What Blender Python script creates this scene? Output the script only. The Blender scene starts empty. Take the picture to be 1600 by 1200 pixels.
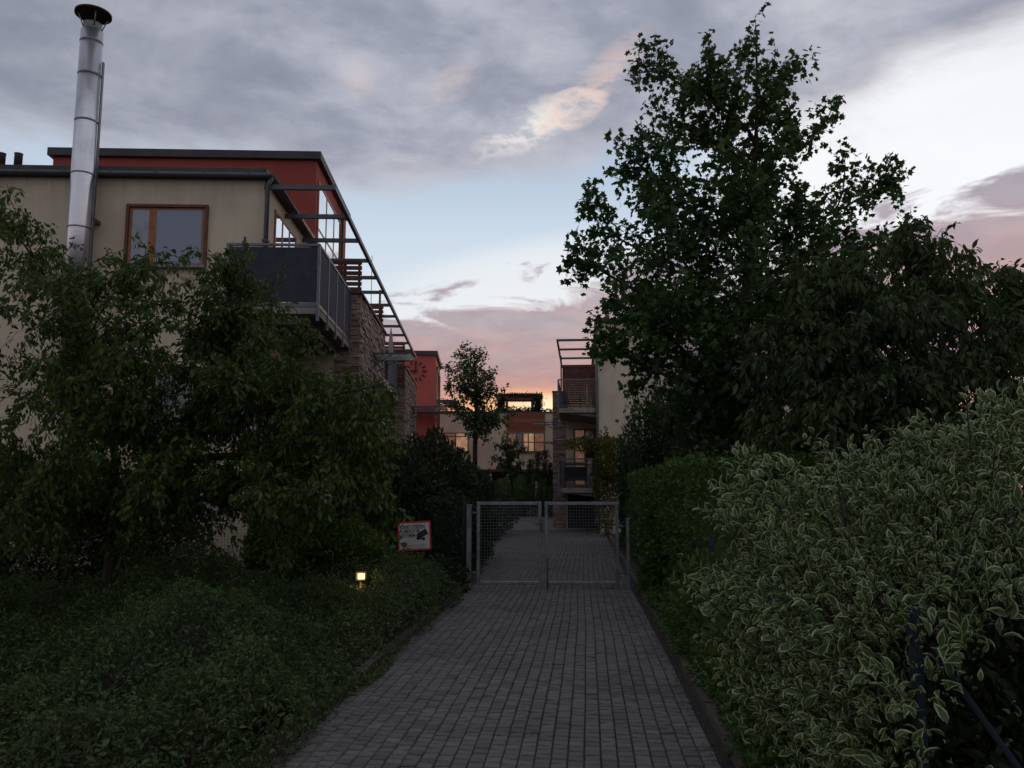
import bpy, math, random
import numpy as np
from mathutils import Vector, Matrix

random.seed(7); rng = np.random.default_rng(7)
S = bpy.context.scene
C = S.collection
R = math.radians

# ------------------------------------------------------------------ camera
F = 1305.0; TH = math.atan(165/1305.0); EYE = 1.6
cam = bpy.data.cameras.new('camera'); cam.sensor_width = 36; cam.lens = 36*F/1600
cam.clip_start = 0.05; cam.clip_end = 2000
co = bpy.data.objects.new('camera', cam); C.objects.link(co)
co.location = (0, 0, EYE); co.rotation_euler = (math.pi/2+TH, 0, 0)
S.camera = co
S.view_settings.view_transform = 'Standard'; S.view_settings.look = 'None'
S.view_settings.exposure = -0.03; S.view_settings.gamma = 1.0
S.cycles.use_denoising = True
S.cycles.max_bounces = 6; S.cycles.diffuse_bounces = 3; S.cycles.transparent_max_bounces = 6

def P(px, py, D):
    "world point seen at photo pixel (1600x1200) at forward distance D: used only to measure positions"
    x = (px-800)/F; y = (600-py)/F
    dy = math.cos(TH)-y*math.sin(TH); dz = math.sin(TH)+y*math.cos(TH)
    return Vector((x/dy*D, D, EYE+dz/dy*D))

def lin(r, g, b):
    f = lambda c: (c/255/12.92) if c/255 <= .04045 else ((c/255+.055)/1.055)**2.4
    return (f(r), f(g), f(b), 1)

# ------------------------------------------------------------------ world (dusk sky)
W = bpy.data.worlds.new('World'); S.world = W; W.use_nodes = True
nt = W.node_tree; nt.nodes.clear()
def nd(t, **k):
    n = nt.nodes.new(t)
    for a, b in k.items(): setattr(n, a, b)
    return n
def put(s, v):
    if isinstance(v, bpy.types.NodeSocket): nt.links.new(v, s)
    else: s.default_value = v
def M(op, a, b=None, c=None, clamp=False):
    n = nd('ShaderNodeMath', operation=op); n.use_clamp = clamp
    put(n.inputs[0], a)
    if b is not None: put(n.inputs[1], b)
    if c is not None: put(n.inputs[2], c)
    return n.outputs[0]
def MR(v, a, b, c=0., d=1.):
    n = nd('ShaderNodeMapRange', interpolation_type='SMOOTHSTEP'); n.clamp = True
    for i, q in enumerate((v, a, b, c, d)): put(n.inputs[i], q)
    return n.outputs[0]
def ramp(f, stops):
    n = nd('ShaderNodeValToRGB'); e = n.color_ramp.elements
    while len(e) < len(stops): e.new(.5)
    for i, (p, c) in enumerate(stops): e[i].position = p; e[i].color = c
    put(n.inputs[0], f); return n.outputs[0]
def mix(f, a, b):
    n = nd('ShaderNodeMix', data_type='RGBA'); put(n.inputs[0], f); put(n.inputs[6], a); put(n.inputs[7], b); return n.outputs[2]
def comb(x, y, z):
    n = nd('ShaderNodeCombineXYZ'); put(n.inputs[0], x); put(n.inputs[1], y); put(n.inputs[2], z); return n.outputs[0]
def noise(v, sc, det=5, rough=.55, dist=0.):
    n = nd('ShaderNodeTexNoise'); put(n.inputs['Vector'], v); n.inputs['Scale'].default_value = sc
    n.inputs['Detail'].default_value = det; n.inputs['Roughness'].default_value = rough; n.inputs['Distortion'].default_value = dist
    return n.outputs['Fac']
tc = nd('ShaderNodeTexCoord'); sp = nd('ShaderNodeSeparateXYZ'); nt.links.new(tc.outputs['Generated'], sp.inputs[0])
X, Y, Z = sp.outputs
el = M('MULTIPLY', M('ARCSINE', Z), 57.2958)
az = M('MINIMUM', M('MAXIMUM', M('MULTIPLY', M('ARCTAN2', X, Y), 57.2958), -45.), 45.)
zz = M('ADD', M('MAXIMUM', Z, 0.), .12)
pv = comb(M('DIVIDE', X, zz), M('DIVIDE', Y, zz), 0.)
n1 = noise(pv, 1.1, 6, .55, .4)
n2 = noise(pv, 2.6, 6, .6, .6)
n3 = noise(pv, 5.5, 5, .6, .3)
av = comb(M('MULTIPLY', az, .05), M('MULTIPLY', el, .16), 3.)      # streaky, near the horizon
n6 = noise(pv, 9., 6, .65, .8)
n4 = noise(av, 3.0, 6, .6, .5)
ee = M('DIVIDE', M('MAXIMUM', el, 0.), 90.)
clear = ramp(ee, [(.0, lin(250,186,132)), (.055, lin(232,172,146)), (.085, lin(214,196,200)), (.125, lin(222,232,240)),
                  (.19, lin(203,219,235)), (.26, lin(170,190,214)), (.45, lin(112,132,170)), (1, lin(88,104,140))])
# white glare of thin cloud on the right
def blob(a0, e0, sa, se, rot, nz, amp):
    da = M('SUBTRACT', az, a0); de = M('SUBTRACT', el, e0); c, s = math.cos(R(rot)), math.sin(R(rot))
    u = M('ADD', M('MULTIPLY', da, c/sa), M('MULTIPLY', de, s/sa)); v = M('SUBTRACT', M('MULTIPLY', de, c/se), M('MULTIPLY', da, s/se))
    q = M('ADD', M('MULTIPLY', u, u), M('MULTIPLY', v, v))
    return MR(M('ADD', q, M('MULTIPLY', M('SUBTRACT', nz, .5), amp)), 1.0, 0.1)
wf = MR(az, 6., 24.)
clear = mix(M('MULTIPLY', wf, .8), clear, lin(238, 240, 246))
white = blob(30., 21., 19., 10.0, 8., n1, .7)
col = mix(M('MULTIPLY', white, MR(n2, .25, .6, .6, 1.)), clear, (.95, .965, 1.0, 1))
white2 = blob(1., 13.8, 13., 3.8, 10., n1, .6)
col = mix(M('MULTIPLY', white2, .75), col, lin(238, 242, 246))
# high grey cloud deck
bound = M('ADD', M('MULTIPLY', az, .055), 21.3)
cv = M('ADD', M('SUBTRACT', el, bound), M('MULTIPLY', M('SUBTRACT', n1, .5), 15.))
cv = M('ADD', cv, M('MULTIPLY', M('SUBTRACT', n2, .5), 7.))
cm = MR(cv, -1.6, 2.6)
cshade = M('ADD', M('MULTIPLY', n2, .55), M('MULTIPLY', n3, .45))
ccol = ramp(cshade, [(.30, lin(130,134,152)), (.46, lin(156,160,176)), (.58, lin(184,186,198)), (.70, lin(204,206,214))])
dark = MR(az, -4., -34.)
ccol = mix(M('MULTIPLY', dark, .40), ccol, lin(112, 117, 134))
col = mix(M('MULTIPLY', cm, .96), col, ccol)
# thin brightness at the broken edge of the deck
edge = M('MULTIPLY', MR(cv, -1.8, .6), MR(cv, 3.2, .8))
col = mix(M('MULTIPLY', edge, .16), col, lin(232, 216, 214))
# peach lit fragments
for a0, e0, sa, se, rot, am, k in ((2.4, 24.7, 5.8, 1.5, 22, 7., 1.0), (4.6, 25.6, 4.5, 1.3, 26, 8., .8), (7.2, 27.9, 3.4, 1.2, 30, 8., .55), (-11., 27.2, 1.7, 1.6, -35, 6., .34), (-4.4, 27., 2.2, 1.2, 35, 6., .34)):
    b = blob(a0, e0, sa, se, rot, M('ADD', M('MULTIPLY', n6, .35), M('MULTIPLY', n3, .65)), am)
    b = M('MULTIPLY', b, MR(M('ADD', M('MULTIPLY', n6, .4), M('MULTIPLY', n3, .6)), .34, .62))
    col = mix(M('MULTIPLY', b, k), col, (1.0, .95, .88, 1) if k > .9 else lin(240, 205, 190))
# low mauve / pink bank
lb = M('ADD', M('MULTIPLY', az, .13), 13.8)
lv = M('ADD', M('SUBTRACT', lb, el), M('MULTIPLY', M('SUBTRACT', n4, .5), 13.))
lm = MR(lv, -.3, 1.6)
lcol = ramp(ee, [(.02, lin(246,156,108)), (.055, lin(228,148,118)), (.072, lin(200,144,134)), (.092, lin(174,150,156)), (.125, lin(172,164,174)), (.22, lin(168,160,174))])
lcol = mix(M('MULTIPLY', MR(n4, .56, .40), .22), lcol, lin(224, 160, 140))
wr = M('MULTIPLY', MR(az, 18., 32.), MR(el, 19., 11.)); lcol = mix(M('MULTIPLY', wr, .6), lcol, lin(212, 156, 138))
lshade = M('MULTIPLY', MR(n3, .35, .65), .45)
lcol = mix(lshade, lcol, lin(150, 132, 146))
col = mix(M('MULTIPLY', lm, .93), col, lcol)
# afterglow right above the roofs
g = blob(3.2, 5.2, 10., 2.2, 0., n4, .9)
col = mix(M('MULTIPLY', g, .85), col, (1.0, .56, .30, 1))
g = blob(2.9, 5.4, 4.2, 1.25, 0., n4, .5)
col = mix(M('MULTIPLY', g, .9), col, (1.1, .92, .62, 1))
# the sky behind the photographer: plain blue-grey
rear = MR(Y, .15, -.35)
add_k = .008
rcol = mix(MR(n2, .35, .65), lin(146, 148, 164), lin(186, 184, 190))
col = mix(M('MULTIPLY', rear, .92), col, rcol)
# below the horizon
col = mix(MR(Z, .0, -.03), col, lin(60, 58, 58))
# the real atmosphere adds a little of its own colour on top
sky = nd('ShaderNodeTexSky', sky_type='NISHITA'); sky.sun_disc = False; sky.sun_elevation = R(1.5); sky.sun_rotation = R(4)
add = nd('ShaderNodeMix', data_type='RGBA', blend_type='ADD'); add.inputs[0].default_value = add_k
put(add.inputs[6], col); put(add.inputs[7], sky.outputs[0])
bg = nd('ShaderNodeBackground'); put(bg.inputs[0], add.outputs[2]); bg.inputs[1].default_value = 1.0
wo = nd('ShaderNodeOutputWorld'); nt.links.new(bg.outputs[0], wo.inputs[0])

sun = bpy.data.lights.new('sun', 'SUN'); sun.energy = .35; sun.angle = R(8); sun.color = (1, .72, .5)
so = bpy.data.objects.new('sun', sun); C.objects.link(so)
so.rotation_euler = (R(88.5), 0, R(180-4))     # shines from low ahead towards the camera

# ------------------------------------------------------------------ helpers
def tag(o, label=None, cat=None, group=None, kind=None):
    if label: o['label'] = label
    if cat: o['category'] = cat
    if group: o['group'] = group
    if kind: o['kind'] = kind
    return o
def empty(name, loc, rz=0., **k):
    o = bpy.data.objects.new(name, None); C.objects.link(o); o.location = loc; o.rotation_euler = (0, 0, rz)
    o.empty_display_size = .2
    return tag(o, **k)

class MB:
    def __init__(s): s.v = []; s.f = []; s.t = []; s.tone = .5; s.sm = []
    def quad(s, *p):
        n = len(s.v); s.v += [tuple(q) for q in p]; s.f.append(tuple(range(n, n+len(p)))); s.t.append(s.tone); s.sm.append(False)
    def box(s, x0, x1, y0, y1, z0, z1, m=None):
        c = [(x, y, z) for z in (z0, z1) for x, y in ((x0, y0), (x1, y0), (x1, y1), (x0, y1))]
        if m is not None: c = [tuple(m @ Vector(q)) for q in c]
        n = len(s.v); s.v += c
        for f in ((3,2,1,0), (4,5,6,7), (0,1,5,4), (1,2,6,5), (2,3,7,6), (3,0,4,7)):
            s.f.append(tuple(n+i for i in f)); s.t.append(s.tone); s.sm.append(False)
    def tube(s, pts, rad, seg=8, cap=True):
        pts = [Vector(p) for p in pts]
        if not hasattr(rad, '__len__'): rad = [rad]*len(pts)
        n = len(s.v); pr = None
        for i, p in enumerate(pts):
            d = (pts[min(i+1, len(pts)-1)]-pts[max(i-1, 0)])
            d = d.normalized() if d.length > 1e-9 else Vector((0, 0, 1))
            if pr is None: a = d.orthogonal().normalized()
            else:
                a = pr-d*pr.dot(d); a = a.normalized() if a.length > 1e-6 else d.orthogonal().normalized()
            pr = a; b = d.cross(a)
            for k in range(seg):
                t = 2*math.pi*k/seg; s.v.append(tuple(p+(a*math.cos(t)+b*math.sin(t))*rad[i]))
        for i in range(len(pts)-1):
            for k in range(seg):
                k2 = (k+1) % seg
                s.f.append((n+i*seg+k, n+i*seg+k2, n+(i+1)*seg+k2, n+(i+1)*seg+k)); s.t.append(s.tone); s.sm.append(True)
        if cap:
            s.f.append(tuple(n+k for k in reversed(range(seg)))); s.t.append(s.tone); s.sm.append(False)
            s.f.append(tuple(n+(len(pts)-1)*seg+k for k in range(seg))); s.t.append(s.tone); s.sm.append(False)
    def build(s, name, mat, parent=None, bevel=0):
        me = bpy.data.meshes.new(name); me.from_pydata(s.v, [], s.f); me.update()
        me.polygons.foreach_set('use_smooth', s.sm)
        a = me.attributes.new('tone', 'FLOAT', 'FACE'); a.data.foreach_set('value', s.t)
        uv = me.uv_layers.new(name='UVMap'); d = []
        for p in me.polygons:
            nx, ny, nz = (abs(c) for c in p.normal)
            for vi in p.vertices:
                q = me.vertices[vi].co
                d += (q.x, q.y) if nz > nx and nz > ny else ((q.y, q.z) if nx > ny else (q.x, q.z))
        uv.data.foreach_set('uv', d)
        me.materials.append(mat)
        o = bpy.data.objects.new(name, me); C.objects.link(o); o.parent = parent
        if bevel:
            b = o.modifiers.new('bevel', 'BEVEL'); b.width = bevel; b.segments = 2; b.limit_method = 'ANGLE'
        return o
def boxo(name, mat, parent, *b, bevel=0):
    m = MB(); m.box(*b); return m.build(name, mat, parent, bevel)

# ------------------------------------------------------------------ materials
class Mat:
    def __init__(s, name, rough=.8, metal=0., spec=None):
        global nt
        s.m = bpy.data.materials.new(name); s.m.use_nodes = True; nt = s.m.node_tree; nt.nodes.clear()
        s.b = nd('ShaderNodeBsdfPrincipled'); s.o = nd('ShaderNodeOutputMaterial'); nt.links.new(s.b.outputs[0], s.o.inputs[0])
        s.b.inputs['Roughness'].default_value = rough; s.b.inputs['Metallic'].default_value = metal
        if spec is not None: s.b.inputs['Specular IOR Level'].default_value = spec
    def col(s, c): put(s.b.inputs['Base Color'], c)
    def bump(s, h, st=.3, d=.01):
        n = nd('ShaderNodeBump'); n.inputs['Strength'].default_value = st; n.inputs['Distance'].default_value = d
        put(n.inputs['Height'], h); nt.links.new(n.outputs[0], s.b.inputs['Normal'])
def att(n='tone'):
    a = nd('ShaderNodeAttribute'); a.attribute_name = n; return a.outputs['Fac']
def objc(): return nd('ShaderNodeTexCoord').outputs['Object']
def uvc(): return nd('ShaderNodeUVMap').outputs[0]
def scaled(v, x, y, z):
    n = nd('ShaderNodeMapping'); put(n.inputs['Vector'], v); n.inputs['Scale'].default_value = (x, y, z); return n.outputs[0]

def varied(name, c1, c2, rough=.8, metal=0., sc=3., bs=0., bscale=60., bd=.004):
    m = Mat(name, rough, metal); o = objc()
    f = noise(o, sc, 5, .6)
    m.col(mix(MR(f, .35, .65), (*c1, 1), (*c2, 1)))
    if bs: m.bump(noise(o, bscale, 3), bs, bd)
    return m.m
def stucco(name, c, rain=.35, top=None):
    m = Mat(name, .92); o = objc()
    big = noise(o, .7, 5, .6); run = noise(scaled(o, 2.2, 2.2, .25), 1.6, 5, .65)
    c2 = tuple(x*.82 for x in c)
    k = mix(MR(big, .38, .66), (*c, 1), (*c2, 1))
    k = mix(M('MULTIPLY', MR(run, .48, .70), rain), k, (*[x*.55 for x in c], 1))
    if top:
        s3 = nd('ShaderNodeSeparateXYZ'); put(s3.inputs[0], o); dr_ = noise(scaled(o, 5, 5, .15), 2, 5, .7)
        k = mix(M('MULTIPLY', M('MULTIPLY', MR(s3.outputs[2], top-1.1, top), MR(dr_, .48, .66)), .22), k, (.20, .17, .13, 1))
        k = mix(M('MULTIPLY', MR(noise(o, 3.5, 6, .7), .55, .75), .2), k, (.42, .34, .24, 1))
    m.col(k); m.bump(noise(o, 90, 5, .75), .8, .008); return m.m
MT = {}
MT['beige'] = stucco('beige_render', (.68, .58, .44), .16, 7.1)
MT['beige2'] = stucco('beige_render_far', (.70, .60, .46), .2)
MT['red'] = stucco('red_render', (.38, .078, .06), .2)
MT['red2'] = stucco('red_render_far', (.52, .115, .095), .15)
MT['fascia'] = varied('dark_sheet_metal', (.035, .033, .034), (.055, .052, .052), .6, .0, 2, .15, 8, .01)
MT['steel'] = varied('painted_steel', (.10, .115, .13), (.07, .08, .09), .5, .3, 4, .05)
MT['galv'] = varied('galvanised_steel', (.25, .27, .28), (.16, .18, .19), .5, .6, 7, .08, 30)
MT['rail'] = varied('rail_steel', (.16, .18, .205), (.11, .125, .145), .45, .5, 4, .05)
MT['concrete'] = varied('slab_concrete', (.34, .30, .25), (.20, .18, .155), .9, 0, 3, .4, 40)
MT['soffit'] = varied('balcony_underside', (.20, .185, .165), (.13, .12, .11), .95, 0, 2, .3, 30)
MT['darkpost'] = varied('blue_green_coating', (.006, .016, .022), (.004, .011, .016), .9, 0, 5)
MT['bark'] = varied('bark', (.055, .042, .032), (.028, .022, .018), .95, 0, 9, .8, 35, .02)
MT['orangewood'] = varied('orange_stained_wood', (.36, .135, .035), (.25, .09, .025), .5, 0, 9, .2, 50)
MT['brownwood'] = varied('brown_stained_wood', (.15, .055, .03), (.10, .035, .02), .6, 0, 9, .2, 50)
MT['rust'] = varied('sooty_cap_metal', (.05, .028, .018), (.025, .018, .015), .55, .6, 9)
MT['white'] = varied('white_paint', (.62, .62, .6), (.5, .5, .48), .6, 0, 3)
MT['black'] = varied('black_print', (.012, .012, .014), (.02, .02, .02), .6, 0, 3)
MT['redpaint'] = varied('red_print', (.55, .03, .025), (.42, .025, .02), .5, 0, 3)
MT['green_cloth'] = varied('green_cloth', (.03, .16, .08), (.02, .11, .055), .9, 0, 6)
MT['dark_cloth'] = varied('dark_navy_cloth', (.012, .016, .026), (.02, .026, .04), .95, 0, 6)
MT['pale_cloth'] = varied('pale_cloth', (.4, .38, .35), (.28, .27, .25), .95, 0, 6)
MT['soil'] = varied('soil', (.035, .026, .018), (.018, .014, .010), 1, 0, 5, .9, 20, .03)
MT['dark_inner'] = varied('unlit_recess_wall', (.09, .08, .07), (.06, .055, .05), .95, 0, 3)

def slatted(name, c1, c2):
    m = Mat(name, .7); o = objc()
    g = noise(scaled(o, 1.2, 1.2, 14), 2.5, 5, .6)
    t = att()
    m.col(mix(MR(M('ADD', M('MULTIPLY', g, .5), M('MULTIPLY', t, .5)), .3, .7), (*c1, 1), (*c2, 1))); m.bump(g, .3, .004); return m.m
MT['terracotta_board'] = slatted('terracotta_boards', (.20, .065, .03), (.32, .115, .055))
MT['slat'] = slatted('red_brown_slats', (.075, .026, .018), (.155, .055, .035))

m = Mat('woven_balcony_screen', .85); u = uvc()
wv = nd('ShaderNodeTexWave', wave_type='BANDS', bands_direction='X'); put(wv.inputs['Vector'], u); wv.inputs['Scale'].default_value = 14
wv2 = nd('ShaderNodeTexWave', wave_type='BANDS', bands_direction='Y'); put(wv2.inputs['Vector'], u); wv2.inputs['Scale'].default_value = 14
g = noise(u, 5, 5, .6)
w = M('MULTIPLY', wv.outputs['Fac'], wv2.outputs['Fac'])
m.col(mix(MR(M('ADD', M('MULTIPLY', w, .4), M('MULTIPLY', g, .7)), .25, .85), (.024, .029, .042, 1), (.062, .07, .092, 1))); m.bump(w, .5, .003); MT['screen'] = m.m

m = Mat('brushed_flue_steel', .22, 1.); o = objc(); g = noise(scaled(o, 40, 40, 1.2), 2, 4, .6); g2 = noise(o, 2.2, 4)
m.col(mix(MR(g2, .3, .7), (.80, .81, .83, 1), (.64, .65, .67, 1))); put(m.b.inputs['Roughness'], M('ADD', M('MULTIPLY', g, .1), .25)); m.bump(g2, .15, .02); MT['flue'] = m.m

def glass(name, c, rough=.04, spec=1.):
    m = Mat(name, rough, 0., spec); o = objc(); m.col((*c, 1)); m.b.inputs['Coat Weight'].default_value = .6
    m.bump(noise(o, 1.4, 2), .05, .02); return m.m
MT['glass'] = glass('window_glass', (.025, .03, .035))
m = Mat('blind_behind_glass', .35, 0., .7); u = uvc(); n = nd('ShaderNodeTexWave', wave_type='BANDS', bands_direction='Y'); put(n.inputs['Vector'], u); n.inputs['Scale'].default_value = 8
m.col(mix(n.outputs['Fac'], (.15, .185, .26, 1), (.19, .23, .32, 1))); m.b.inputs['Coat Weight'].default_value = .8; m.b.inputs['Coat Roughness'].default_value = .05; MT['blind'] = m.m
MT['pale_blind'] = varied('pale_curtain_behind_glass', (.34,.37,.42), (.26,.29,.34), .3, 0, 4)
m = Mat('bright_mirror_glass', .04, 1.); m.col((.82, .84, .86, 1)); m.bump(noise(objc(), 1.2, 2), .05, .02); MT['mirror'] = m.m
m = Mat('canopy_glass', .12, 0., .6); m.col((.62, .70, .70, 1)); m.b.inputs['Transmission Weight'].default_value = .9; m.b.inputs['IOR'].default_value = 1.2; MT['canopy'] = m.m
def lit(name, c, s, base=(.2, .1, .05)):
    m = Mat(name, .3); g = noise(objc(), 3.5, 3); m.col((*base, 1)); put(m.b.inputs['Emission Color'], (*c, 1)); put(m.b.inputs['Emission Strength'], MR(g, .25, .75, s*.5, s)); return m.m
MT['softglow'] = lit('soft_window_and_reflection_glow', (1, .48, .33), .13)  # glow of lit windows, also put in for a reflection on the balcony door
MT['warmglow'] = lit('warm_window_and_reflection_glow', (1, .58, .32), .38)  # glow of lit windows, shared with the block that stands for a reflection
MT['lens'] = lit('lamp_lens', (1, .62, .17), 3.0)

def leafmat(name, dk, lt, rough=.55, trans=.25):
    m = Mat(name, rough, 0., .35); t = att()
    m.col(ramp(t, [(.0, (*dk, 1)), (.55, (*[(a+b)/2 for a, b in zip(dk, lt)], 1)), (1, (*lt, 1))]))
    tr = nd('ShaderNodeBsdfTranslucent'); tr.inputs[0].default_value = (*[a*1.2 for a in lt], 1)
    mx = nd('ShaderNodeMixShader'); mx.inputs[0].default_value = trans
    nt.links.new(m.b.outputs[0], mx.inputs[1]); nt.links.new(tr.outputs[0], mx.inputs[2]); nt.links.new(mx.outputs[0], m.o.inputs[0])
    return m.m
LM = {}
LM['maple'] = leafmat('maple_leaf', (.018, .048, .012), (.062, .125, .026))
LM['left'] = leafmat('elder_leaf', (.030, .062, .010), (.085, .140, .020))
LM['weep'] = leafmat('cherry_leaf', (.022, .046, .012), (.062, .100, .024))
LM['hedge'] = leafmat('hedge_leaf', (.028, .068, .012), (.075, .140, .026))
LM['cover'] = leafmat('cover_leaf', (.026, .056, .018), (.082, .130, .038), .6)
LM['dry'] = leafmat('dry_cover_leaf', (.05, .045, .02), (.10, .095, .04), .7)
LM['dark'] = leafmat('dark_shrub_leaf', (.014, .026, .011), (.038, .060, .020))
LM['ash'] = leafmat('airy_leaf', (.035, .065, .024), (.09, .13, .045))
LM['yellow'] = leafmat('yellow_green_leaf', (.06, .08, .014), (.14, .14, .026))
LM['willow'] = leafmat('grey_green_leaf', (.022, .045, .02), (.05, .085, .036))
# green leaf with a cream margin: u runs from the midrib (0) to the leaf's rim (1)
m = Mat('variegated_leaf', .5, 0., .35); u = nd('ShaderNodeSeparateXYZ'); put(u.inputs[0], uvc()); g = noise(objc(), 45, 3, .6); t = att()
rim = M('ADD', u.outputs[0], M('MULTIPLY', M('SUBTRACT', g, .5), .55))
gr = mix(t, (.036, .082, .022, 1), (.080, .145, .038, 1)); gr = mix(MR(u.outputs[0], .0, .16, .35, 0.), gr, (.16, .21, .10, 1))
cream = mix(t, (.29, .35, .16, 1), (.50, .55, .31, 1))
kc = mix(MR(rim, .58, .86), gr, cream); m.col(kc)
tr = nd('ShaderNodeBsdfTranslucent'); put(tr.inputs[0], kc); mx = nd('ShaderNodeMixShader'); mx.inputs[0].default_value = .2
nt.links.new(m.b.outputs[0], mx.inputs[1]); nt.links.new(tr.outputs[0], mx.inputs[2]); nt.links.new(mx.outputs[0], m.o.inputs[0]); LM['varieg'] = m.m

m = Mat('paver', .88); t = att(); o = objc(); g = noise(o, 60, 4, .65); gb = noise(o, .8, 5, .6)
k = ramp(t, [(0, (.100, .090, .086, 1)), (.5, (.142, .130, .124, 1)), (1, (.190, .175, .166, 1))])
k = mix(MR(g, .35, .7, 0., .5), k, (.06, .052, .052, 1)); k = mix(MR(gb, .46, .68, 0., .45), k, (.050, .047, .046, 1)); gm = noise(o, 2.7, 6, .7); k = mix(MR(gm, .60, .70, 0., .55), k, (.034, .040, .024, 1)); gs = noise(o, 7., 3, .5); k = mix(MR(gs, .66, .72, 0., .6), k, (.045, .04, .04, 1))
m.col(k); m.bump(g, .5, .004); MT['paver'] = m.m
m = Mat('stone_ledge', .9); t = att(); o = objc(); g = noise(o, 28, 5, .7)
k = ramp(t, [(0, (.17, .11, .08, 1)), (.45, (.33, .235, .185, 1)), (.8, (.42, .34, .29, 1)), (1, (.50, .44, .40, 1))])
k = mix(MR(g, .35, .7, .0, .5), k, (.14, .11, .095, 1)); m.col(k); m.bump(g, .8, .02); MT['stone'] = m.m
m = Mat('brick_edging', .92); t = att(); g = noise(objc(), 30, 5, .7); k = mix(t, (.055, .042, .034, 1), (.095, .070, .055, 1)); k = mix(MR(g, .4, .7, 0., .5), k, (.05, .045, .04, 1)); m.col(k); m.bump(g, .6, .01); MT['kerb'] = m.m
MT['ground'] = varied('earth_ground', (.045, .042, .028), (.028, .032, .018), 1, 0, 1.2, .8, 12, .03)
MT['joint'] = varied('joint_sand', (.030, .027, .024), (.018, .017, .015), 1, 0, 6, .6, 60)
MT['yard'] = varied('yard_paving', (.22, .195, .19), (.17, .15, .148), .9, 0, 2, .4, 40)

# ------------------------------------------------------------------ leaves
def leaf_simple(w=.5, fold=.12):
    return (np.array([(0,0,0),(.42,-w/2,fold),(1,0,-.08),(.42,w/2,fold)], float), [(0,1,2),(0,2,3)], [0,1,0,1])
def leaf_oval(w=.5, fold=.1, dr=.12):
    v = [(0,0,0),(.5,0,.02),(1,0,-dr),(.22,-w*.36,fold*.8),(.5,-w*.5,fold),(.8,-w*.26,fold*.3),(.22,w*.36,fold*.8),(.5,w*.5,fold),(.8,w*.26,fold*.3)]
    return (np.array(v, float), [(0,3,4,1),(1,4,5,2),(0,1,7,6),(1,2,8,7)], [0,0,.9,1,1,1,1,1,1])
def leaf_maple():
    pol = [(0,1.0),(14,.62),(26,.60),(48,.92),(62,.58),(84,.52),(112,.62),(140,.36),(180,.18)]
    pts = [(r*math.cos(R(a)), r*math.sin(R(a)), -.10*r) for a, r in pol] + [(r*math.cos(R(a)), -r*math.sin(R(a)), -.10*r) for a, r in pol[1:-1]][::-1]
    v = [(0,0,.02)]+pts; v = [(x*.55+.3, y*.6, z) for x, y, z in v]; n = len(pts)
    return (np.array(v, float), [(0, 1+i, 1+(i+1) % n) for i in range(n)], [0]+[1]*n)
T_S = leaf_simple(); T_N = leaf_simple(.34, .08); T_O = leaf_oval(.46); T_V = leaf_oval(.44, .13, .22); T_M = leaf_maple(); T_L = leaf_oval(.40, .06, .2)
T_R = leaf_simple(.7, .08)

def nrm(a): return a/np.maximum(np.linalg.norm(a, axis=1, keepdims=True), 1e-9)
def lowf(p, s=1.3, ph=0.):
    return (np.sin(p[:,0]*s*1.7+ph)+np.sin(p[:,1]*s*1.3+1.3+ph)+np.sin(p[:,2]*s*2.1+2.1+ph)+np.sin((p[:,0]+p[:,2])*s*3.1+ph))/4
def leaves(name, mat, parent, p, ax, no, size, T, tone=None, extra=None):
    p = np.asarray(p, float); N = len(p)
    if tone is None: tone = np.clip(.45+.22*rng.standard_normal(N)+.25*lowf(p), 0, 1)
    xa = nrm(np.asarray(ax, float)); no = np.asarray(no, float)
    za = nrm(no-xa*np.sum(no*xa, 1, keepdims=True)); ya = np.cross(za, xa)
    tv, tf, tu = T; k = len(tv)
    size = np.broadcast_to(np.asarray(size, float), (N,))
    V = p[:,None,:]+(xa[:,None,:]*tv[None,:,0:1]+ya[:,None,:]*tv[None,:,1:2]+za[:,None,:]*tv[None,:,2:3])*size[:,None,None]
    V = V.reshape(-1, 3)
    fl = [len(f) for f in tf]; flat = np.concatenate([np.array(f) for f in tf]); nf = len(tf)
    L = (flat[None,:]+(np.arange(N)*k)[:,None]).reshape(-1)
    tot = np.tile(np.array(fl), N); tone = np.repeat(tone, nf)
    if extra is not None:      # stems that belong to the same mesh
        ev, ef = extra
        off = len(V); V = np.vstack([V, np.array(ev)])
        L = np.concatenate([L]+[np.array(f)+off for f in ef]); tot = np.concatenate([tot, [len(f) for f in ef]]); tone = np.concatenate([tone, np.full(len(ef), .2)])
    me = bpy.data.meshes.new(name)
    me.vertices.add(len(V)); me.vertices.foreach_set('co', V.astype(np.float32).reshape(-1))
    me.loops.add(len(L)); me.loops.foreach_set('vertex_index', L.astype(np.int32))
    me.polygons.add(len(tot)); st = np.concatenate([[0], np.cumsum(tot)[:-1]]); me.polygons.foreach_set('loop_start', st.astype(np.int32))
    me.polygons.foreach_set('loop_total', tot.astype(np.int32))
    me.update(calc_edges=True)
    a = me.attributes.new('tone', 'FLOAT', 'FACE'); a.data.foreach_set('value', tone.astype(np.float32))
    uv = me.uv_layers.new(name='UVMap'); uu = np.array(tu, float)[flat]; U = np.tile(uu, N)
    U = np.concatenate([U, np.zeros(len(L)-len(U))]); uv.data.foreach_set('uv', np.stack([U, U*0], 1).astype(np.float32).reshape(-1))
    me.materials.append(mat)
    o = bpy.data.objects.new(name, me); C.objects.link(o); o.parent = parent
    return o

def bez(a, b, c, d, n):
    return [a*(1-t)**3+b*3*t*(1-t)**2+c*3*t*t*(1-t)+d*t**3 for t in (i/(n-1) for i in range(n))]
def rvec(): 
    v = Vector((random.gauss(0,1), random.gauss(0,1), random.gauss(0,1))); return v.normalized()

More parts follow.
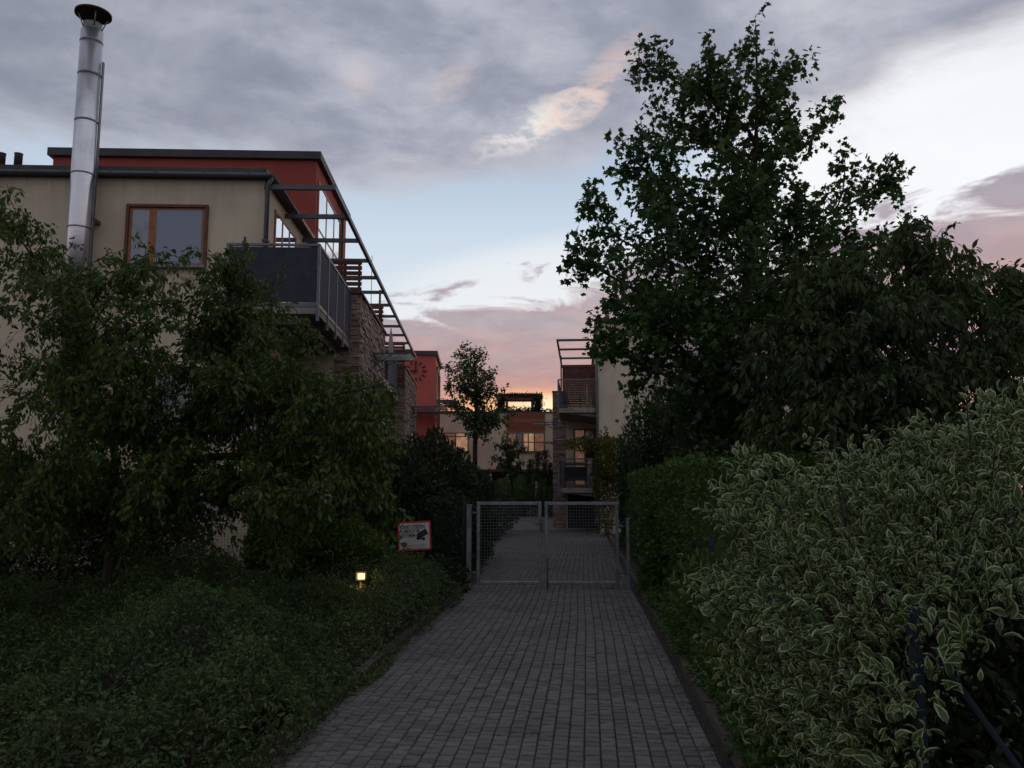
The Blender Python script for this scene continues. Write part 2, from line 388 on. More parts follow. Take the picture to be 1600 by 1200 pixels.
def tree(name, base, fork, tips, mat, T, lsize, side=18, twigs=4, per=6, slen=1.1, droop=-.1, rise=.35, tr=.12, tmin=.3, spread=.09, label='', cat='tree',
         group=None, leafdroop=.5, extra_trunks=(), tonef=None, shrink=.78, barkmat=None, climb=.5, vert=False):
    "a trunk, limbs reaching for given tips, side branches, twigs and the leaves along them; stems in world space, stored relative to the base"
    base = Vector(base); root = empty(name, base, label=label, cat=cat, group=group)
    tk = MB(); lp, la, ln = [], [], []
    f = Vector(fork)-base
    mid = f*.5+Vector((random.uniform(-.08, .08), random.uniform(-.08, .08), 0))
    # nodes of the skeleton: position, parent, distance from the root
    nodes = [(f*(i/5), i-1, f.length*i/5) for i in range(6)]
    T_ = [Vector(t)-base for t in tips]; T_.sort(key=lambda v: -(v-f).length)
    ends, paths = [], []
    for tp in T_:
        best, bi = 1e9, 5
        for i, (q, pa_, di) in enumerate(nodes):
            if i < 4: continue
            dv = tp-q; h = math.hypot(dv.x, dv.y)
            pen = max(0, (q.z+climb*h)-tp.z)*1.6
            c_ = dv.length+.55*di+pen
            if c_ < best: best, bi = c_, i
        s0 = nodes[bi][0]; pa_ = nodes[bi][1]; tg = (s0-nodes[pa_][0]).normalized() if pa_ >= 0 else Vector((0,0,1))
        d = tp-s0; Ld = d.length
        n = max(6, int(Ld*3.5)); w1 = Vector((random.gauss(0,.07), random.gauss(0,.07), random.gauss(0,.05)))*Ld
        c2 = s0+d*.66+Vector((0,0,Ld*rise*.5))+w1
        if vert and d.z > .7*math.hypot(d.x, d.y): c2 = tp-Vector((d.x*.10, d.y*.10, d.z*.5))+w1*.3
        pts = bez(s0, s0+tg*Ld*.25+d*.1, c2, tp, n)
        k0 = bi; ids = [bi]
        for q in pts[1:]:
            nodes.append((q, k0, nodes[k0][2]+(q-nodes[k0][0]).length)); k0 = len(nodes)-1; ids.append(k0)
        ends.append(k0); paths.append((ids, pts))
    cnt = [0]*len(nodes)
    for e_ in ends:
        k0 = e_
        while k0 >= 0: cnt[k0] += 1; k0 = nodes[k0][1]
    rt_ = tr/max(1, len(T_))**.5; rad = [max(.004, rt_*c**.5) for c in cnt]
    tk.tube([Vector((0,0,-.15))]+[nodes[i][0] for i in range(6)], [tr*1.35, tr*1.2]+[tr*(1.05-.02*i) for i in range(5)], 10)
    for ids, pts in paths:
        rr = [rad[i] for i in ids]; rr[0] = rr[1]; m_ = len(rr)
        rr = [max(.003, r_*(1-.75*(i/(m_-1))**3) if cnt[ids[i]] == 1 else r_) for i, r_ in enumerate(rr)]
        tk.tube(pts, rr, 6)
    for ids, pts in paths:
        n = len(pts); Lp = sum((pts[i+1]-pts[i]).length for i in range(n-1)); ns = max(6, int(side*min(1.6, Lp/2.2+.25)))
        for j in range(ns):
            t = tmin*min(1, Lp/3)+(1-tmin*min(1, Lp/3))*((j+random.random())/ns)
            i = min(int(t*(n-1)), n-2); q = pts[i].lerp(pts[i+1], t*(n-1)-i); tg = (pts[i+1]-pts[i]).normalized()
            L = slen*(1-shrink*min(1., max(0., 1-(1-t)*Lp/2.2)))*random.uniform(.6, 1.15)
            dr = (tg*.75+rvec()*.95+Vector((0,0,.1+droop*.3))).normalized()
            e = q+dr*L+Vector((0,0,droop*L)); m2 = q+dr*L*.5+Vector((0,0,L*.06))
            tk.tube([q, m2, e], [.006, .004, .002], 3, False)
            tw_ = max(2, round(twigs*min(1.25, .45+.75*L/slen)))
            for k in range(tw_):
                tt = (k+random.random())/tw_; a = q.lerp(m2, tt*2) if tt < .5 else m2.lerp(e, tt*2-1)
                dd = (dr*.7+rvec()*.9+Vector((0,0,droop))).normalized(); l2 = L*.42*random.uniform(.5, 1.1)+.05
                z = a+dd*l2+Vector((0,0,droop*l2*.8))
                tk.tube([a, z], [.003, .0015], 3, False)
                pe_ = max(2, round(per*min(1.25, .5+.7*L/slen)))
                for h in range(pe_):
                    w = (h+random.random())/pe_; c = a.lerp(z, w)+rvec()*spread*random.random()
                    lp.append(c); la.append(dd*.5+rvec()*.75-Vector((0,0,leafdroop))); ln.append(Vector((0,0,.8))+rvec()*.8)
    tk.build('trunk', barkmat or MT['bark'], root)
    lp = np.array([tuple(v) for v in lp]); la = np.array([tuple(v) for v in la]); ln = np.array([tuple(v) for v in ln])
    N = len(lp); sz = lsize*np.clip(.9+.25*rng.standard_normal(N), .4, 1.5)
    tone = tonef(lp) if tonef else None
    leaves('crown', mat, root, lp, la, ln, sz, T, tone)
    return root

def shrub(name, ells, n, mat, lsize, T, label, cat='shrub', group=None, stems=14, up=.5, lump=.16, inner=.35, tone=None, kind=None, keep=None, drip=0., spray=0):
    "ells: list of (cx,cy,cz,rx,ry,rz) in world metres"
    b = Vector((ells[0][0], ells[0][1], 0)); root = empty(name, b, label=label, cat=cat, group=group, kind=kind)
    A = np.array(ells, float); vol = (A[:,3]*A[:,4]+A[:,4]*A[:,5]+A[:,3]*A[:,5]); pr = vol/vol.sum()
    idx = rng.choice(len(A), n, p=pr); d = nrm(rng.standard_normal((n, 3)))
    rad = 1-np.abs(rng.standard_normal(n))*.10
    lm = lump*lowf(d*1.0+idx[:,None], 4.2)+lump*.5*lowf(d+idx[:,None]*2, 9.)
    rad = rad+lm; ins = rng.random(n) < inner; rad = np.where(ins, rad*rng.random(n)**.5, rad)
    p = A[idx, :3]+d*A[idx, 3:]*rad[:,None]
    ok = p[:,2] > .02
    for j in range(len(A)):
        q = np.sum(((p-A[j,:3])/A[j,3:])**2, 1); ok &= ~((q < .55) & (idx != j))
    if keep is not None: ok &= keep(p)
    p = p[ok]; d = d[ok]; N = len(p)
    ax = d*.7+rng.standard_normal((N,3))*.55+np.array([0,0,up]); no = d*.6+np.array([0,0,.7])+rng.standard_normal((N,3))*.5
    st = MB()
    for k in range(stems):
        e = p[rng.integers(N)]; s = Vector((b.x+random.uniform(-.25,.25)*ells[0][3], b.y+random.uniform(-.25,.25)*ells[0][4], 0)) if random.random() < .6 or len(ells) < 2 else Vector((*A[rng.integers(len(A)), :2], 0))
        e = Vector(e); m_ = s.lerp(e, .5)+Vector((0,0,.15*(e-s).length))
        st.tube([s-b, m_-b, e-b], [.016, .010, .003], 5, False)
    if stems: st.build('stem', MT['bark'], root)
    p = p-np.array(b)
    sz = lsize*np.clip(.95+.36*rng.standard_normal(N), .35, 1.8)
    leaves('foliage', mat, root, p, ax, no, sz, T, tone(p) if tone else None)
    return root

def hedge(name, poly0, poly1, n, mat, lsize, label, z1, group=None, T=T_R):
    "box hedge: footprint quad corners poly0->poly1 edges (a,b,c,d) counter-clockwise"
    a, b, c, d = [Vector((*q, 0)) for q in poly0]
    root = empty(name, a, label=label, cat='hedge', group=group)
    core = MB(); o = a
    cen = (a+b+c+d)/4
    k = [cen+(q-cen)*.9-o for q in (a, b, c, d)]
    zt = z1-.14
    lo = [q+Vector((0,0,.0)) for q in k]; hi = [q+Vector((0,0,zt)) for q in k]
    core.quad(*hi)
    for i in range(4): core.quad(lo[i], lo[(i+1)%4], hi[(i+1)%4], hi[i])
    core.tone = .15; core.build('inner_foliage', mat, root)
    P_, Nn = [], []
    segs = [(a,b),(b,c),(c,d),(d,a)]; areas = [(q-p).length*z1 for p, q in segs]; top = abs((b-a).cross(d-a).length)
    w = np.array(areas+[top]); w = w/w.sum()
    for i in range(5):
        m = int(n*w[i]); r1 = rng.random(m); r2 = rng.random(m)
        if i < 4:
            p, q = segs[i]; t = (q-p).normalized(); nn = Vector((t.y, -t.x, 0))
            pts = np.array(p)+np.outer(r1, np.array(q-p)); pts[:,2] = r2*z1; nv = np.array(nn)
        else:
            pts = np.array(a)+np.outer(r1, np.array(b-a))+np.outer(r2, np.array(d-a)); pts[:,2] = z1; nv = np.array((0,0,1.))
        dep = np.abs(rng.standard_normal(m))*.07
        lum = .10*lowf(pts, 2.6)+.05*lowf(pts, 7.)
        shoot = (rng.random(m) < .08)*rng.random(m)*.14
        pts = pts+nv*(lum-dep+shoot)[:,None]; P_.append(pts); Nn.append(np.tile(nv, (m,1)))
    p = np.vstack(P_)-np.array(o); nv = np.vstack(Nn); N = len(p)
    leaves('foliage', mat, root, p, nv*.5+rng.standard_normal((N,3))*.6+np.array([0,0,.4]), nv*.5+np.array([0,0,.5])+rng.standard_normal((N,3))*.6, lsize*np.clip(1+.3*rng.standard_normal(N), .4, 1.7), T)
    return root

# ------------------------------------------------------------------ ground, path, kerbs
PA = R(4.8); pd = Vector((math.sin(PA), math.cos(PA), 0)); pn = Vector((math.cos(PA), -math.sin(PA), 0)); p0 = Vector((-.508, 0, 0)); HW = 1.36
def PX(s, x, z=0.): return p0+pd*s+pn*x+Vector((0,0,z))
g = MB(); g.box(-400, 400, -60, 700, -.4, -.05); tag(g.build('ground', MT['ground']), 'dark bare earth around the path and buildings', kind='structure')
g = MB(); q = [PX(-3,-HW-.3,-.012), PX(-3,HW+.03,-.012), PX(34,HW+.03,-.012), PX(34,-HW-1.6,-.012)]; g.quad(*q); tag(g.build('path_bed', MT['joint']), kind='structure')
pv_ = MB(); cw = .0985
nc = int(2*HW/cw)
def wav(c, s): return .012*math.sin(s*.55+c*.12)+.003*math.sin(s*1.7+c*.5)
for c in range(-13, nc):
    x0 = -HW+c*cw; s = -3+random.random()*.09
    while s < 33.8:
        L = random.choice((.084, .09, .096, .10)); 
        if c < 0:
            le = -HW-1.28*max(0, min(1, (s-14.0)/19.0))
            if s < 14.3 or x0 < le: s += L; continue
        pv_.tone = min(1, max(0, random.gauss(.5, .2)))
        if random.random() < .02: pv_.tone = 0
        ox = wav(c, s); h = random.uniform(-.004, .003)-(random.random() < .03)*.006; tl = random.uniform(-.0035, .0035); g_ = .0025; bv = .005
        X0, X1, S0, S1 = x0+ox+g_, x0+ox+cw-g_, s+.0048, s+L-.0048
        T4 = [PX(S0+bv,X0+bv,h-tl), PX(S0+bv,X1-bv,h+tl), PX(S1-bv,X1-bv,h+tl), PX(S1-bv,X0+bv,h-tl)]
        B4 = [PX(S0,X0,h-.011), PX(S0,X1,h-.011), PX(S1,X1,h-.011), PX(S1,X0,h-.011)]
        n = len(pv_.v); pv_.v += [tuple(v) for v in T4+B4]
        for f in ((0,1,2,3),(4,5,1,0),(5,6,2,1),(6,7,3,2),(7,4,0,3)): pv_.f.append(tuple(n+i for i in f)); pv_.t.append(pv_.tone); pv_.sm.append(False)
        s += L
tag(pv_.build('path', MT['paver']), 'grey cobbled path leading through the gate', kind='structure')
y_ = MB(); y_.quad(PX(33.9,-3.2,.0), PX(33.9,HW+.1,.0), PX(46,HW+.6,.55), PX(46,-6,.55)); y_.quad(PX(46,-10,.55), PX(46,6,.55), PX(70,8,.6), PX(70,-12,.6))
tag(y_.build('yard_pavement', MT['yard']), kind='structure')
for nm, sd, s0, s1 in (('kerb', 1, -3, 33.5), ('kerb', -1, -3, 11.3), ('kerb', -1, 12.9, 14.3)):
    k = MB(); s = s0
    while s < s1:
        L = .5; k.tone = random.random(); x = sd*(HW+.055)+random.uniform(-.006, .006)
        q = [PX(s+.004, x-.04), PX(s+.004, x+.04), PX(s+L-.006, x+.04), PX(s+L-.006, x-.04)]
        zb, zt = -.1, .06+random.uniform(-.008, .008); n = len(k.v)
        k.v += [tuple(v+Vector((0,0,zb))) for v in q]+[tuple(v+Vector((0,0,zt))) for v in q]
        for f in ((4,5,6,7),(0,1,5,4),(1,2,6,5),(2,3,7,6),(3,0,4,7)): k.f.append(tuple(n+i for i in f)); k.t.append(k.tone); k.sm.append(False)
        s += L
    tag(k.build(nm, MT['kerb'], bevel=.006), kind='structure')
# the low return of the kerb left of the gate
k = MB()
for i in range(5):
    a = PX(12.0, -HW-.1-i*.42); k.tone = random.random()
    mt = Matrix.Translation(a) @ Matrix.Rotation(-PA+.03, 4, 'Z'); k.box(-.41, 0, -.06, .06, -.1, .09+random.uniform(-.01, .01), mt)
tag(k.build('kerb', MT['kerb'], bevel=.006), kind='structure')

# ------------------------------------------------------------------ building bits
def stone(mb, fx, w, h, z0=0., u0=0.):
    "ledge stones: fx(u, z, out) gives the local point; stones protrude by random amounts"
    z = z0
    while z < h:
        hh = random.uniform(.035, .075); u = u0-random.uniform(0, .15)
        hh = min(hh, h-z)
        while u < w:
            L = random.uniform(.12, .42); a, b = max(u0, u), min(w, u+L)
            if b-a > .01:
                d = random.uniform(.002, .038); mb.tone = min(1, max(0, random.gauss(.5, .27)))
                p = [fx(a+.002, z+.002, d), fx(b-.002, z+.002, d), fx(b-.002, z+hh-.003, d-.004), fx(a+.002, z+hh-.003, d-.004)]
                q = [fx(a+.001, z, -.02), fx(b-.001, z, -.02), fx(b-.001, z+hh, -.02), fx(a+.001, z+hh, -.02)]
                n = len(mb.v); mb.v += p+q
                for f in ((0,1,2,3),(4,5,1,0),(5,6,2,1),(6,7,3,2),(7,4,0,3)): mb.f.append(tuple(n+i for i in f)); mb.t.append(mb.tone); mb.sm.append(False)
            u += L
        z += hh
def bay(parent, x0, x1, y0, y1, h, face):
    "stone clad projecting bay; face=+1 looks to +x, -1 to -x"
    m = MB(); m.tone = .2; m.box(x0, x1, y0, y1, 0, h-.01)
    stone(m, lambda u, z, o: (u, y0-o, z), x1+(.03 if face > 0 else 0), h, 0, x0-(.03 if face < 0 else 0))
    xs = x1 if face > 0 else x0
    stone(m, lambda u, z, o: (xs+face*o, u, z), y1, h, 0, y0)
    o = m.build('stone_bay', MT['stone'], parent)
    c = MB(); c.box(x0-.05, x1+.06, y0-.06, y1+.05, h, h+.05); c.build('coping', MT['fascia'], o, .004)
    return o
def balcony(parent, x0, x1, y0, y1, zf, open_side, soffit_drop=.0, panels=4, cover='screen'):
    o = MB(); o.box(x0, x1, y0, y1, zf-.14, zf-.02)
    bo = o.build('balcony', MT['concrete'], parent, .006)
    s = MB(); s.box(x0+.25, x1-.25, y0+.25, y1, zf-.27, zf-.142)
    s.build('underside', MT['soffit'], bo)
    e = MB(); e.box(x0-.012, x1+.012, y0-.012, y0+.01, zf-.018, zf+.05); xs = x1 if open_side > 0 else x0
    e.box(xs-.012, xs+.012, y0+.012, y1-.01, zf-.018, zf+.05); e.build('edge_profile', MT['rail'], bo)
    r = MB(); zt = zf+1.02; t = .022
    r.box(x0-t, x1+t, y0-t, y0+t, zt, zt+.045); r.box(xs-t, xs+t, y0+t+.002, y1, zt, zt+.045)
    r.build('handrail', MT['rail'], bo, .004)
    pts = [(x0, y0), (x1, y0)]+[(xs, y0+(y1-y0)*(i+1)/panels) for i in range(panels)]
    for (x, y) in pts:
        p = MB(); p.box(x-.024, x+.024, y-.024, y+.024, zf-.26, zt-.001); p.build('post', MT['rail'], bo, .004)
    if open_side > 0 and x0 < 0:
        p = MB(); p.box(x0-.02, x0+.02, y0+.03, -.01, zt+.001, zt+.044); p.build('handrail', MT['rail'], bo)
    fr = MB(); fr.box(x0+.03, x1-.03, y0-.01, y0+.012, zf+.06, zt-.02); fr.build('panel', MT[cover], bo)
    for i in range(panels):
        a = y0+(y1-y0)*i/panels+.03; b = y0+(y1-y0)*(i+1)/panels-.03
        f = MB(); f.box(xs-.01, xs+.012, a, b, zf+.06, zt-.02); f.build('panel', MT[cover], bo)
    if x0 < 0 < x1:
        f = MB(); f.box(x0-.01, x0+.012, y0+.03, -.02, zf+.06, zt-.02); f.build('panel', MT[cover], bo)
    return bo
def pergola(parent, xw, xo, ys, z, y0, y1, t=.035, hh=.09):
    b = MB(); b.box(xo-t, xo+t, y0, y1, z-hh/2, z+hh/2); o = b.build('pergola', MT['steel'], parent, .004)
    a, c = min(xw, xo-t*math.copysign(1, xo-xw)), max(xw, xo-t*math.copysign(1, xo-xw))
    for y in ys:
        r = MB(); r.box(a+.002, c-.002, y-t, y+t, z-hh/2+.005, z+hh/2-.005); r.build('rung', MT['steel'], o)
    return o
def screen(parent, x0, x1, y, z0, z1, gap=.03, h=.085, posts=True, name='slat_screen'):
    m = MB(); z = z0
    while z < z1-.02:
        m.tone = random.random(); m.box(x0, x1, y-.012, y+.012, z, min(z+h, z1)); z += h+gap
    o = m.build(name, MT['slat'], parent)
    if posts:
        p = MB()
        for x in (x0+.06, (x0+x1)/2+.05, x1-.06): p.box(x-.025, x+.025, y+.014, y+.06, z0-.05, z1)
        p.build('screen_post', MT['brownwood'], o)
    return o
def window(parent, x0, x1, z0, z1, at, axis='y', frame='orangewood', pane='glass', mull=(.5,), fw=.06, out=-1, trans=(), sill=True, deep=.05, panes=None):
    "axis y: the window lies in a wall facing -y at y=at; axis x: in a wall facing +-x at x=at, x0..x1 then run along y"
    def bx(m, a, b, c, d, e0, e1):
        lo, hi = sorted((at+out*e0, at+out*e1))
        if axis == 'y': m.box(a, b, lo, hi, c, d)
        else: m.box(lo, hi, a, b, c, d)
    m = MB(); bx(m, x0, x0+fw, z0, z1, -.02, deep); bx(m, x1-fw, x1, z0, z1, -.02, deep)
    bx(m, x0+fw+.001, x1-fw-.001, z0, z0+fw, -.02, deep-.002); bx(m, x0+fw+.001, x1-fw-.001, z1-fw, z1, -.02, deep-.002)
    for q in mull:
        c = x0+(x1-x0)*q; bx(m, c-fw*.65, c+fw*.65, z0+fw+.001, z1-fw-.001, -.02, deep-.004)
    for q in trans:
        c = z0+(z1-z0)*q; bx(m, x0+fw+.002, x1-fw-.002, c-fw*.5, c+fw*.5, -.018, deep-.008)
    w = m.build('window', MT[frame], parent, .004)
    xs = [x0+fw]+[x0+(x1-x0)*q for q in mull]+[x1-fw]
    for i in range(len(xs)-1):
        g = MB(); bx(g, xs[i]+.012, xs[i+1]-.012, z0+fw+.002, z1-fw-.002, .002, .018)
        g.build('pane', MT[(panes or [pane]*9)[i]], w)
    if sill:
        s = MB(); bx(s, x0-.05, x1+.05, z0-.045, z0-.003, .0, .13); s.build('sill', MT['galv'], w)
    return w
def canopy(parent, x0, x1, y0, y1, z, tilt=.10):
    m = MB(); m.box(x0, x1, y0, y0+.02, z-.02, z+.02); m.box(x0, x1, y1-.02, y1, z-.02, z+.02)
    m.tube([(x0, y0+.05, z), (x0, y1-.05, z)], .02, 6)
    o = m.build('canopy', MT['steel'], parent)
    g = MB(); g.box(min(x0,x1), max(x0,x1), y0+.022, y1-.022, z-.008, z+.008); g.build('glass_sheet', MT['canopy'], o)
    xa = x0 if abs(x0) < abs(x1) else x1; xb = x1 if xa == x0 else x0
    for y in (y0+.1, y1-.1): b = MB(); b.tube([(xa, y, z-.3), (xb*.5+xa*.5, y, z-.02)], .012, 5); b.build('bracket', MT['steel'], o)
    return o

# ------------------------------------------------------------------ left building
LB = empty('apartment_building', (-4.37, 14.2, 0), R(2.2), label='cream apartment building with red rooftop storey and tall silver flue left of the path', cat='building')
H = 7.16; FL = 4.65
m = MB(); m.box(-11, 0, 0, 4.3, 0, H-.13); m.box(-11, 0, 4.302, 33, 0, FL-.1); m.build('wall', MT['beige'], LB)
# door recess wall under the balcony
m = MB(); m.box(.001, .82, 2.93, 4.2, 0, FL-.28); m.build('recess_wall', MT['beige'], LB)
m = MB(); m.box(-11.1, .12, -.12, 4.42, H-.128, H-.05); m.box(-11.1, .02, .02, 4.42, H-.048, H+.10); ro = m.build('roof', MT['fascia'], LB, .01)
m = MB(); m.tube([(-11.1, -.16, H-.10), (.16, -.16, H-.10)], .04, 10); m.tube([(.165, -.16, H-.10), (.165, 4.4, H-.10)], .04, 10)
for i in range(14):
    x = -10.6+i*.8; m.box(x-.01, x+.01, -.205, -.12, H-.09, H-.035)
m.build('gutter', MT['steel'], ro)
m = MB(); m.tube([(.16, -.12, H-.12), (.075, -.075, H-.25), (.075, -.075, 0)], .042, 10)
for z in (1.4, 3.2, 5.9): m.box(.02, .13, -.13, -.02, z-.015, z+.015)
m.build('downpipe', MT['steel'], LB)
w_ = window(LB, -2.31, -1.0, 5.45, 6.50, 0, 'y', 'orangewood', mull=(.31,), panes=['pale_blind', 'blind'], fw=.045, deep=.012)
m = MB(); m.box(-1.965, -1.835, -.022, -.0125, 5.5, 6.45); m.build('sash_stile', MT['orangewood'], w_)
# reveal shadow gap round it comes from a real rebated surround
m = MB(); m.box(-2.36,-2.312,-.05,.01,5.42,6.55); m.box(-.998,-.95,-.05,.01,5.42,6.55); m.box(-2.31,-1.0,-.05,.01,6.502,6.55); m.build('window_surround', MT['brownwood'], LB)
window(LB, -2.31, -1.0, 2.5, 3.7, 0, 'y', 'orangewood', mull=(.31,), fw=.055, deep=.02)
window(LB, -6.6, -5.2, 5.45, 6.5, 0, 'y', 'orangewood', fw=.055, deep=.02)
window(LB, .75, 2.5, 4.75, 6.75, 0, 'x', 'orangewood', 'mirror', mull=(.33,.66), out=1, fw=.06, sill=False, deep=.03)
window(LB, .5, 2.3, 1.75, 4.0, 0, 'x', 'brownwood', 'glass', mull=(.5,), out=1, fw=.07, sill=False, deep=.03)
window(LB, .08, .6, 1.75, 4.0, 2.93, 'y', 'brownwood', 'glass', mull=(), fw=.06, sill=False, deep=.02)
m = MB(); m.box(.2, .27, 2.86, 2.9, 3.34, 3.46); m.build('orange_reflection', MT['warmglow'], LB)  # added glowing block stands for the orange reflection below the balcony
# silver flue with its side rails
m = MB(); m.tube([(-3.0,-.34,3.0), (-3.0,-.34,9.55)], .185, 28)
ch = m.build('flue', MT['flue'], LB)
for z in (4.3, 5.15, 6.0, 6.95, 7.9, 8.75, 9.35):
    k = MB(); k.tube([(-3,-.34,z-.016), (-3,-.34,z-.011), (-3,-.34,z+.011), (-3,-.34,z+.016)], [.186,.190,.190,.186], 28); k.build('joint_band', MT['galv'], ch)
k = MB(); k.tube([(-3,-.34,9.552), (-3,-.34,9.60), (-3,-.34,9.68), (-3,-.34,9.70)], [.185,.15,.145,.155], 24); k.build('flue_mouth', MT['galv'], ch)
k = MB(); k.tube([(-3,-.34,9.86), (-3,-.34,9.90), (-3,-.34,9.98), (-3,-.34,10.04)], [.30,.30,.12,.01], 28); k.build('rain_cap', MT['rust'], ch)
for a in range(4):
    k = MB(); c, s = math.cos(a*1.57+.6), math.sin(a*1.57+.6); k.tube([(-3+.15*c,-.34+.15*s,9.62), (-3+.24*c,-.34+.24*s,9.87)], .011, 5); k.build('cap_strut', MT['galv'], ch)
for x in (-3.0-.195, -3.0+.20):
    k = MB(); k.box(x-.010, x+.010, -.31, -.25, 3.0, 9.02); k.build('support_rail', MT['rail'], ch)
for z in (4.6, 6.2): k = MB(); k.box(-3.2, -2.8, -.25, -.001, z-.03, z+.03); k.build('wall_bracket', MT['steel'], ch)
for x in (-5.40, -5.08):
    k = MB(); k.tube([(x, 1.4, H+.1), (x, 1.4, 7.86)], .045, 10); k.tube([(x, 1.4, 7.78), (x, 1.4, 8.0), (x, 1.4, 8.02)], [.075, .075, .082], 12); k.build('roof_vent', MT['fascia'], LB)
# red rooftop storey
m = MB(); m.box(-5.95, .02, 4.32, 8.6, FL-.1, 9.15); pe = m.build('rooftop_storey', MT['red'], LB)
m = MB(); m.box(-6.05, .13, 4.22, 8.72, 9.152, 9.34); m.build('roof_edge', MT['fascia'], pe, .01)
window(LB, 4.55, 7.7, 6.7, 8.75, .02, 'x', 'orangewood', 'mirror', mull=(.33,.66), trans=(.45,), out=1, fw=.07, sill=False, deep=.03)
window(LB, 4.55, 7.7, 4.75, 6.66, .02, 'x', 'orangewood', 'mirror', mull=(.33,.66), out=1, fw=.07, sill=False, deep=.03)
m = MB(); m.box(.02, .10, 7.75, 7.82, FL, 9.04); m.build('window_post', MT['brownwood'], LB)
balcony(LB, -.42, 1.1, -.55, 2.88, FL, 1)
bay(LB, .82, 1.29, 2.9, 7.5, 5.67, 1)
pergola(LB, 0, 1.22, [0+1.58*i for i in range(12)], 6.9, -.05, 18.9)
for x, y in ((1.13, 7.45), (0, 9), (0, 12), (0, 15), (0, 18.2)):
    k = MB(); k.box(x, x+.05, y-.03, y+.03, 4.56 if x == 0 else 5.721, 6.855); k.build('pergola_post', MT['steel'], LB)
screen(LB, .5, 1.31, 3.0, 4.95, 6.46); screen(LB, .45, 1.26, 7.4, 4.95, 6.46); screen(LB, .45, 1.34, 13.0, 4.95, 6.45)
m = MB(); m.box(.0, 1.28, 7.5, 10.4, FL-.3, FL-.1); m.build('terrace_slab', MT['concrete'], LB)
balcony(LB, .0, 1.1, 10.3, 13.58, FL, 1, panels=3)
bay(LB, .62, 1.29, 13.6, 18.6, 5.67, 1)
m = MB(); m.box(.05, .8, 13.4, 13.58, 0, FL-.3); m.build('recess_wall', MT['beige'], LB)
canopy(LB, 1.31, 2.2, 4.9, 6.0, 4.74); canopy(LB, 1.31, 2.6, 16.2, 17.5, 4.62)
window(LB, 4.75, 5.5, 3.55, 4.36, 1.325, 'x', 'galv', 'mirror', mull=(), out=1, fw=.05, deep=.03)
window(LB, 16.0, 16.7, 2.6, 3.8, 1.325, 'x', 'galv', 'mirror', mull=(), out=1, fw=.05, deep=.03)
window(LB, 4.0, 4.9, 1.75, 2.6, 1.325, 'x', 'galv', 'softglow', mull=(), out=1, fw=.05, deep=.03)
m = MB()
for x, y in ((1.25, 5.0),): m.tube([(x, y, 5.72), (x, y, 7.1)], .008, 5)
m.build('aerial', MT['steel'], LB)
# folded parasol on the terrace
t = empty('folded_parasol', LB.matrix_world @ Vector((0,0,0)) if False else (-4.37+.95*.9993-.0384*12.2, 14.2+.95*.0384+12.2*.9993, 4.55), label='folded pale parasol standing on the left terrace by the slat screens', cat='parasol', group='folded parasols on the terraces')
k = MB(); k.tube([(0,0,0), (0,0,2.2)], .02, 6); k.build('pole', MT['galv'], t)
k = MB(); k.tube([(0,0,1.15), (0,0,1.3), (0,0,1.9), (0,0,2.15)], [.09,.10,.06,.02], 9); k.build('canopy_cloth', MT['pale_cloth'], t)

# ------------------------------------------------------------------ red building with clock
RB = empty('apartment_building', (-3.7, 40, 0), R(2.2), label='red block with a black wall clock behind the stone bays', cat='building')
m = MB(); m.box(-9, 0, 0, 4.6, 0, 8.05); m.build('wall', MT['red2'], RB)
m = MB(); m.box(-9.1, .1, -.1, 4.7, 8.052, 8.27); m.build('roof_edge', MT['fascia'], RB, .01)
k = MB(); k.tube([(-.95,-.05,7.27), (-.95,-.012,7.27)], .05, 12); cl = k.build('clock', MT['black'], RB)
for i in range(12):
    a = i*math.pi/6; mt = Matrix.Translation((-.95,-.025,7.27)) @ Matrix.Rotation(a, 4, 'Y')
    k = MB(); r0 = .36 if i % 3 == 0 else .37; k.box(-.034 if i % 3 else -.045, .034 if i % 3 else .045, -.015, .015, r0-.03, .52, mt); k.build('hour_mark', MT['black'], cl)
for L, a, w in ((.42, 0, .035), (.36, -math.pi/2, .05)):
    mt = Matrix.Translation((-.95,-.06-w,7.27)) @ Matrix.Rotation(a, 4, 'Y'); k = MB(); k.box(-w, w, -.008, .008, -.08, L, mt); k.build('hand', MT['black'], cl)
window(RB, .5, 2.4, 4.9, 7.6, 0, 'x', 'brownwood', 'mirror', mull=(.5,), trans=(.5,), out=1, sill=False, deep=.04)
window(RB, 2.6, 4.3, 4.9, 7.6, 0, 'x', 'brownwood', 'mirror', mull=(.5,), out=1, sill=False, deep=.04)
m = MB(); m.box(-1.6, .9, -.9, -.1, 5.2, 5.28); m.build('door_canopy', MT['steel'], RB)
pergola(RB, .05, 1.0, [5+1.3*i for i in range(3)], 6.35, 4.8, 9)

# ------------------------------------------------------------------ building closing the view
FB = empty('apartment_building', (-5.2, 48, 0), 0, label='low cream building with red-brown boarded panel closing the view behind the gate', cat='building')
m = MB(); m.box(0, 8.6, 0, 8, 2.75, 5.98); m.build('wall', MT['beige2'], FB)
m = MB(); m.box(-.05, 8.65, -.06, 8.05, 5.982, 6.06); m.build('coping', MT['fascia'], FB)
m = MB(); m.box(-.02, 8.62, -.05, .3, 2.62, 2.745); m.build('beam', MT['brownwood'], FB)
for x in (.6, 2.2, 3.3, 3.95, 5.0, 6.6, 8.0):
    m = MB(); m.tube([(x,.15,.4), (x,.15,2.61)], .09, 10); m.build('column', MT['white'], FB)
m = MB(); m.box(0, 8.6, 1.5, 7.9, .4, 2.74); m.build('ground_floor_wall', MT['dark_inner'], FB)  # dark wall colour carries the shade of the open ground floor
m = MB(); z = 4.93
while z < 5.93: m.tone = random.random(); m.box(4.9, 7.1, -.07, -.002, z, z+.11); z += .12
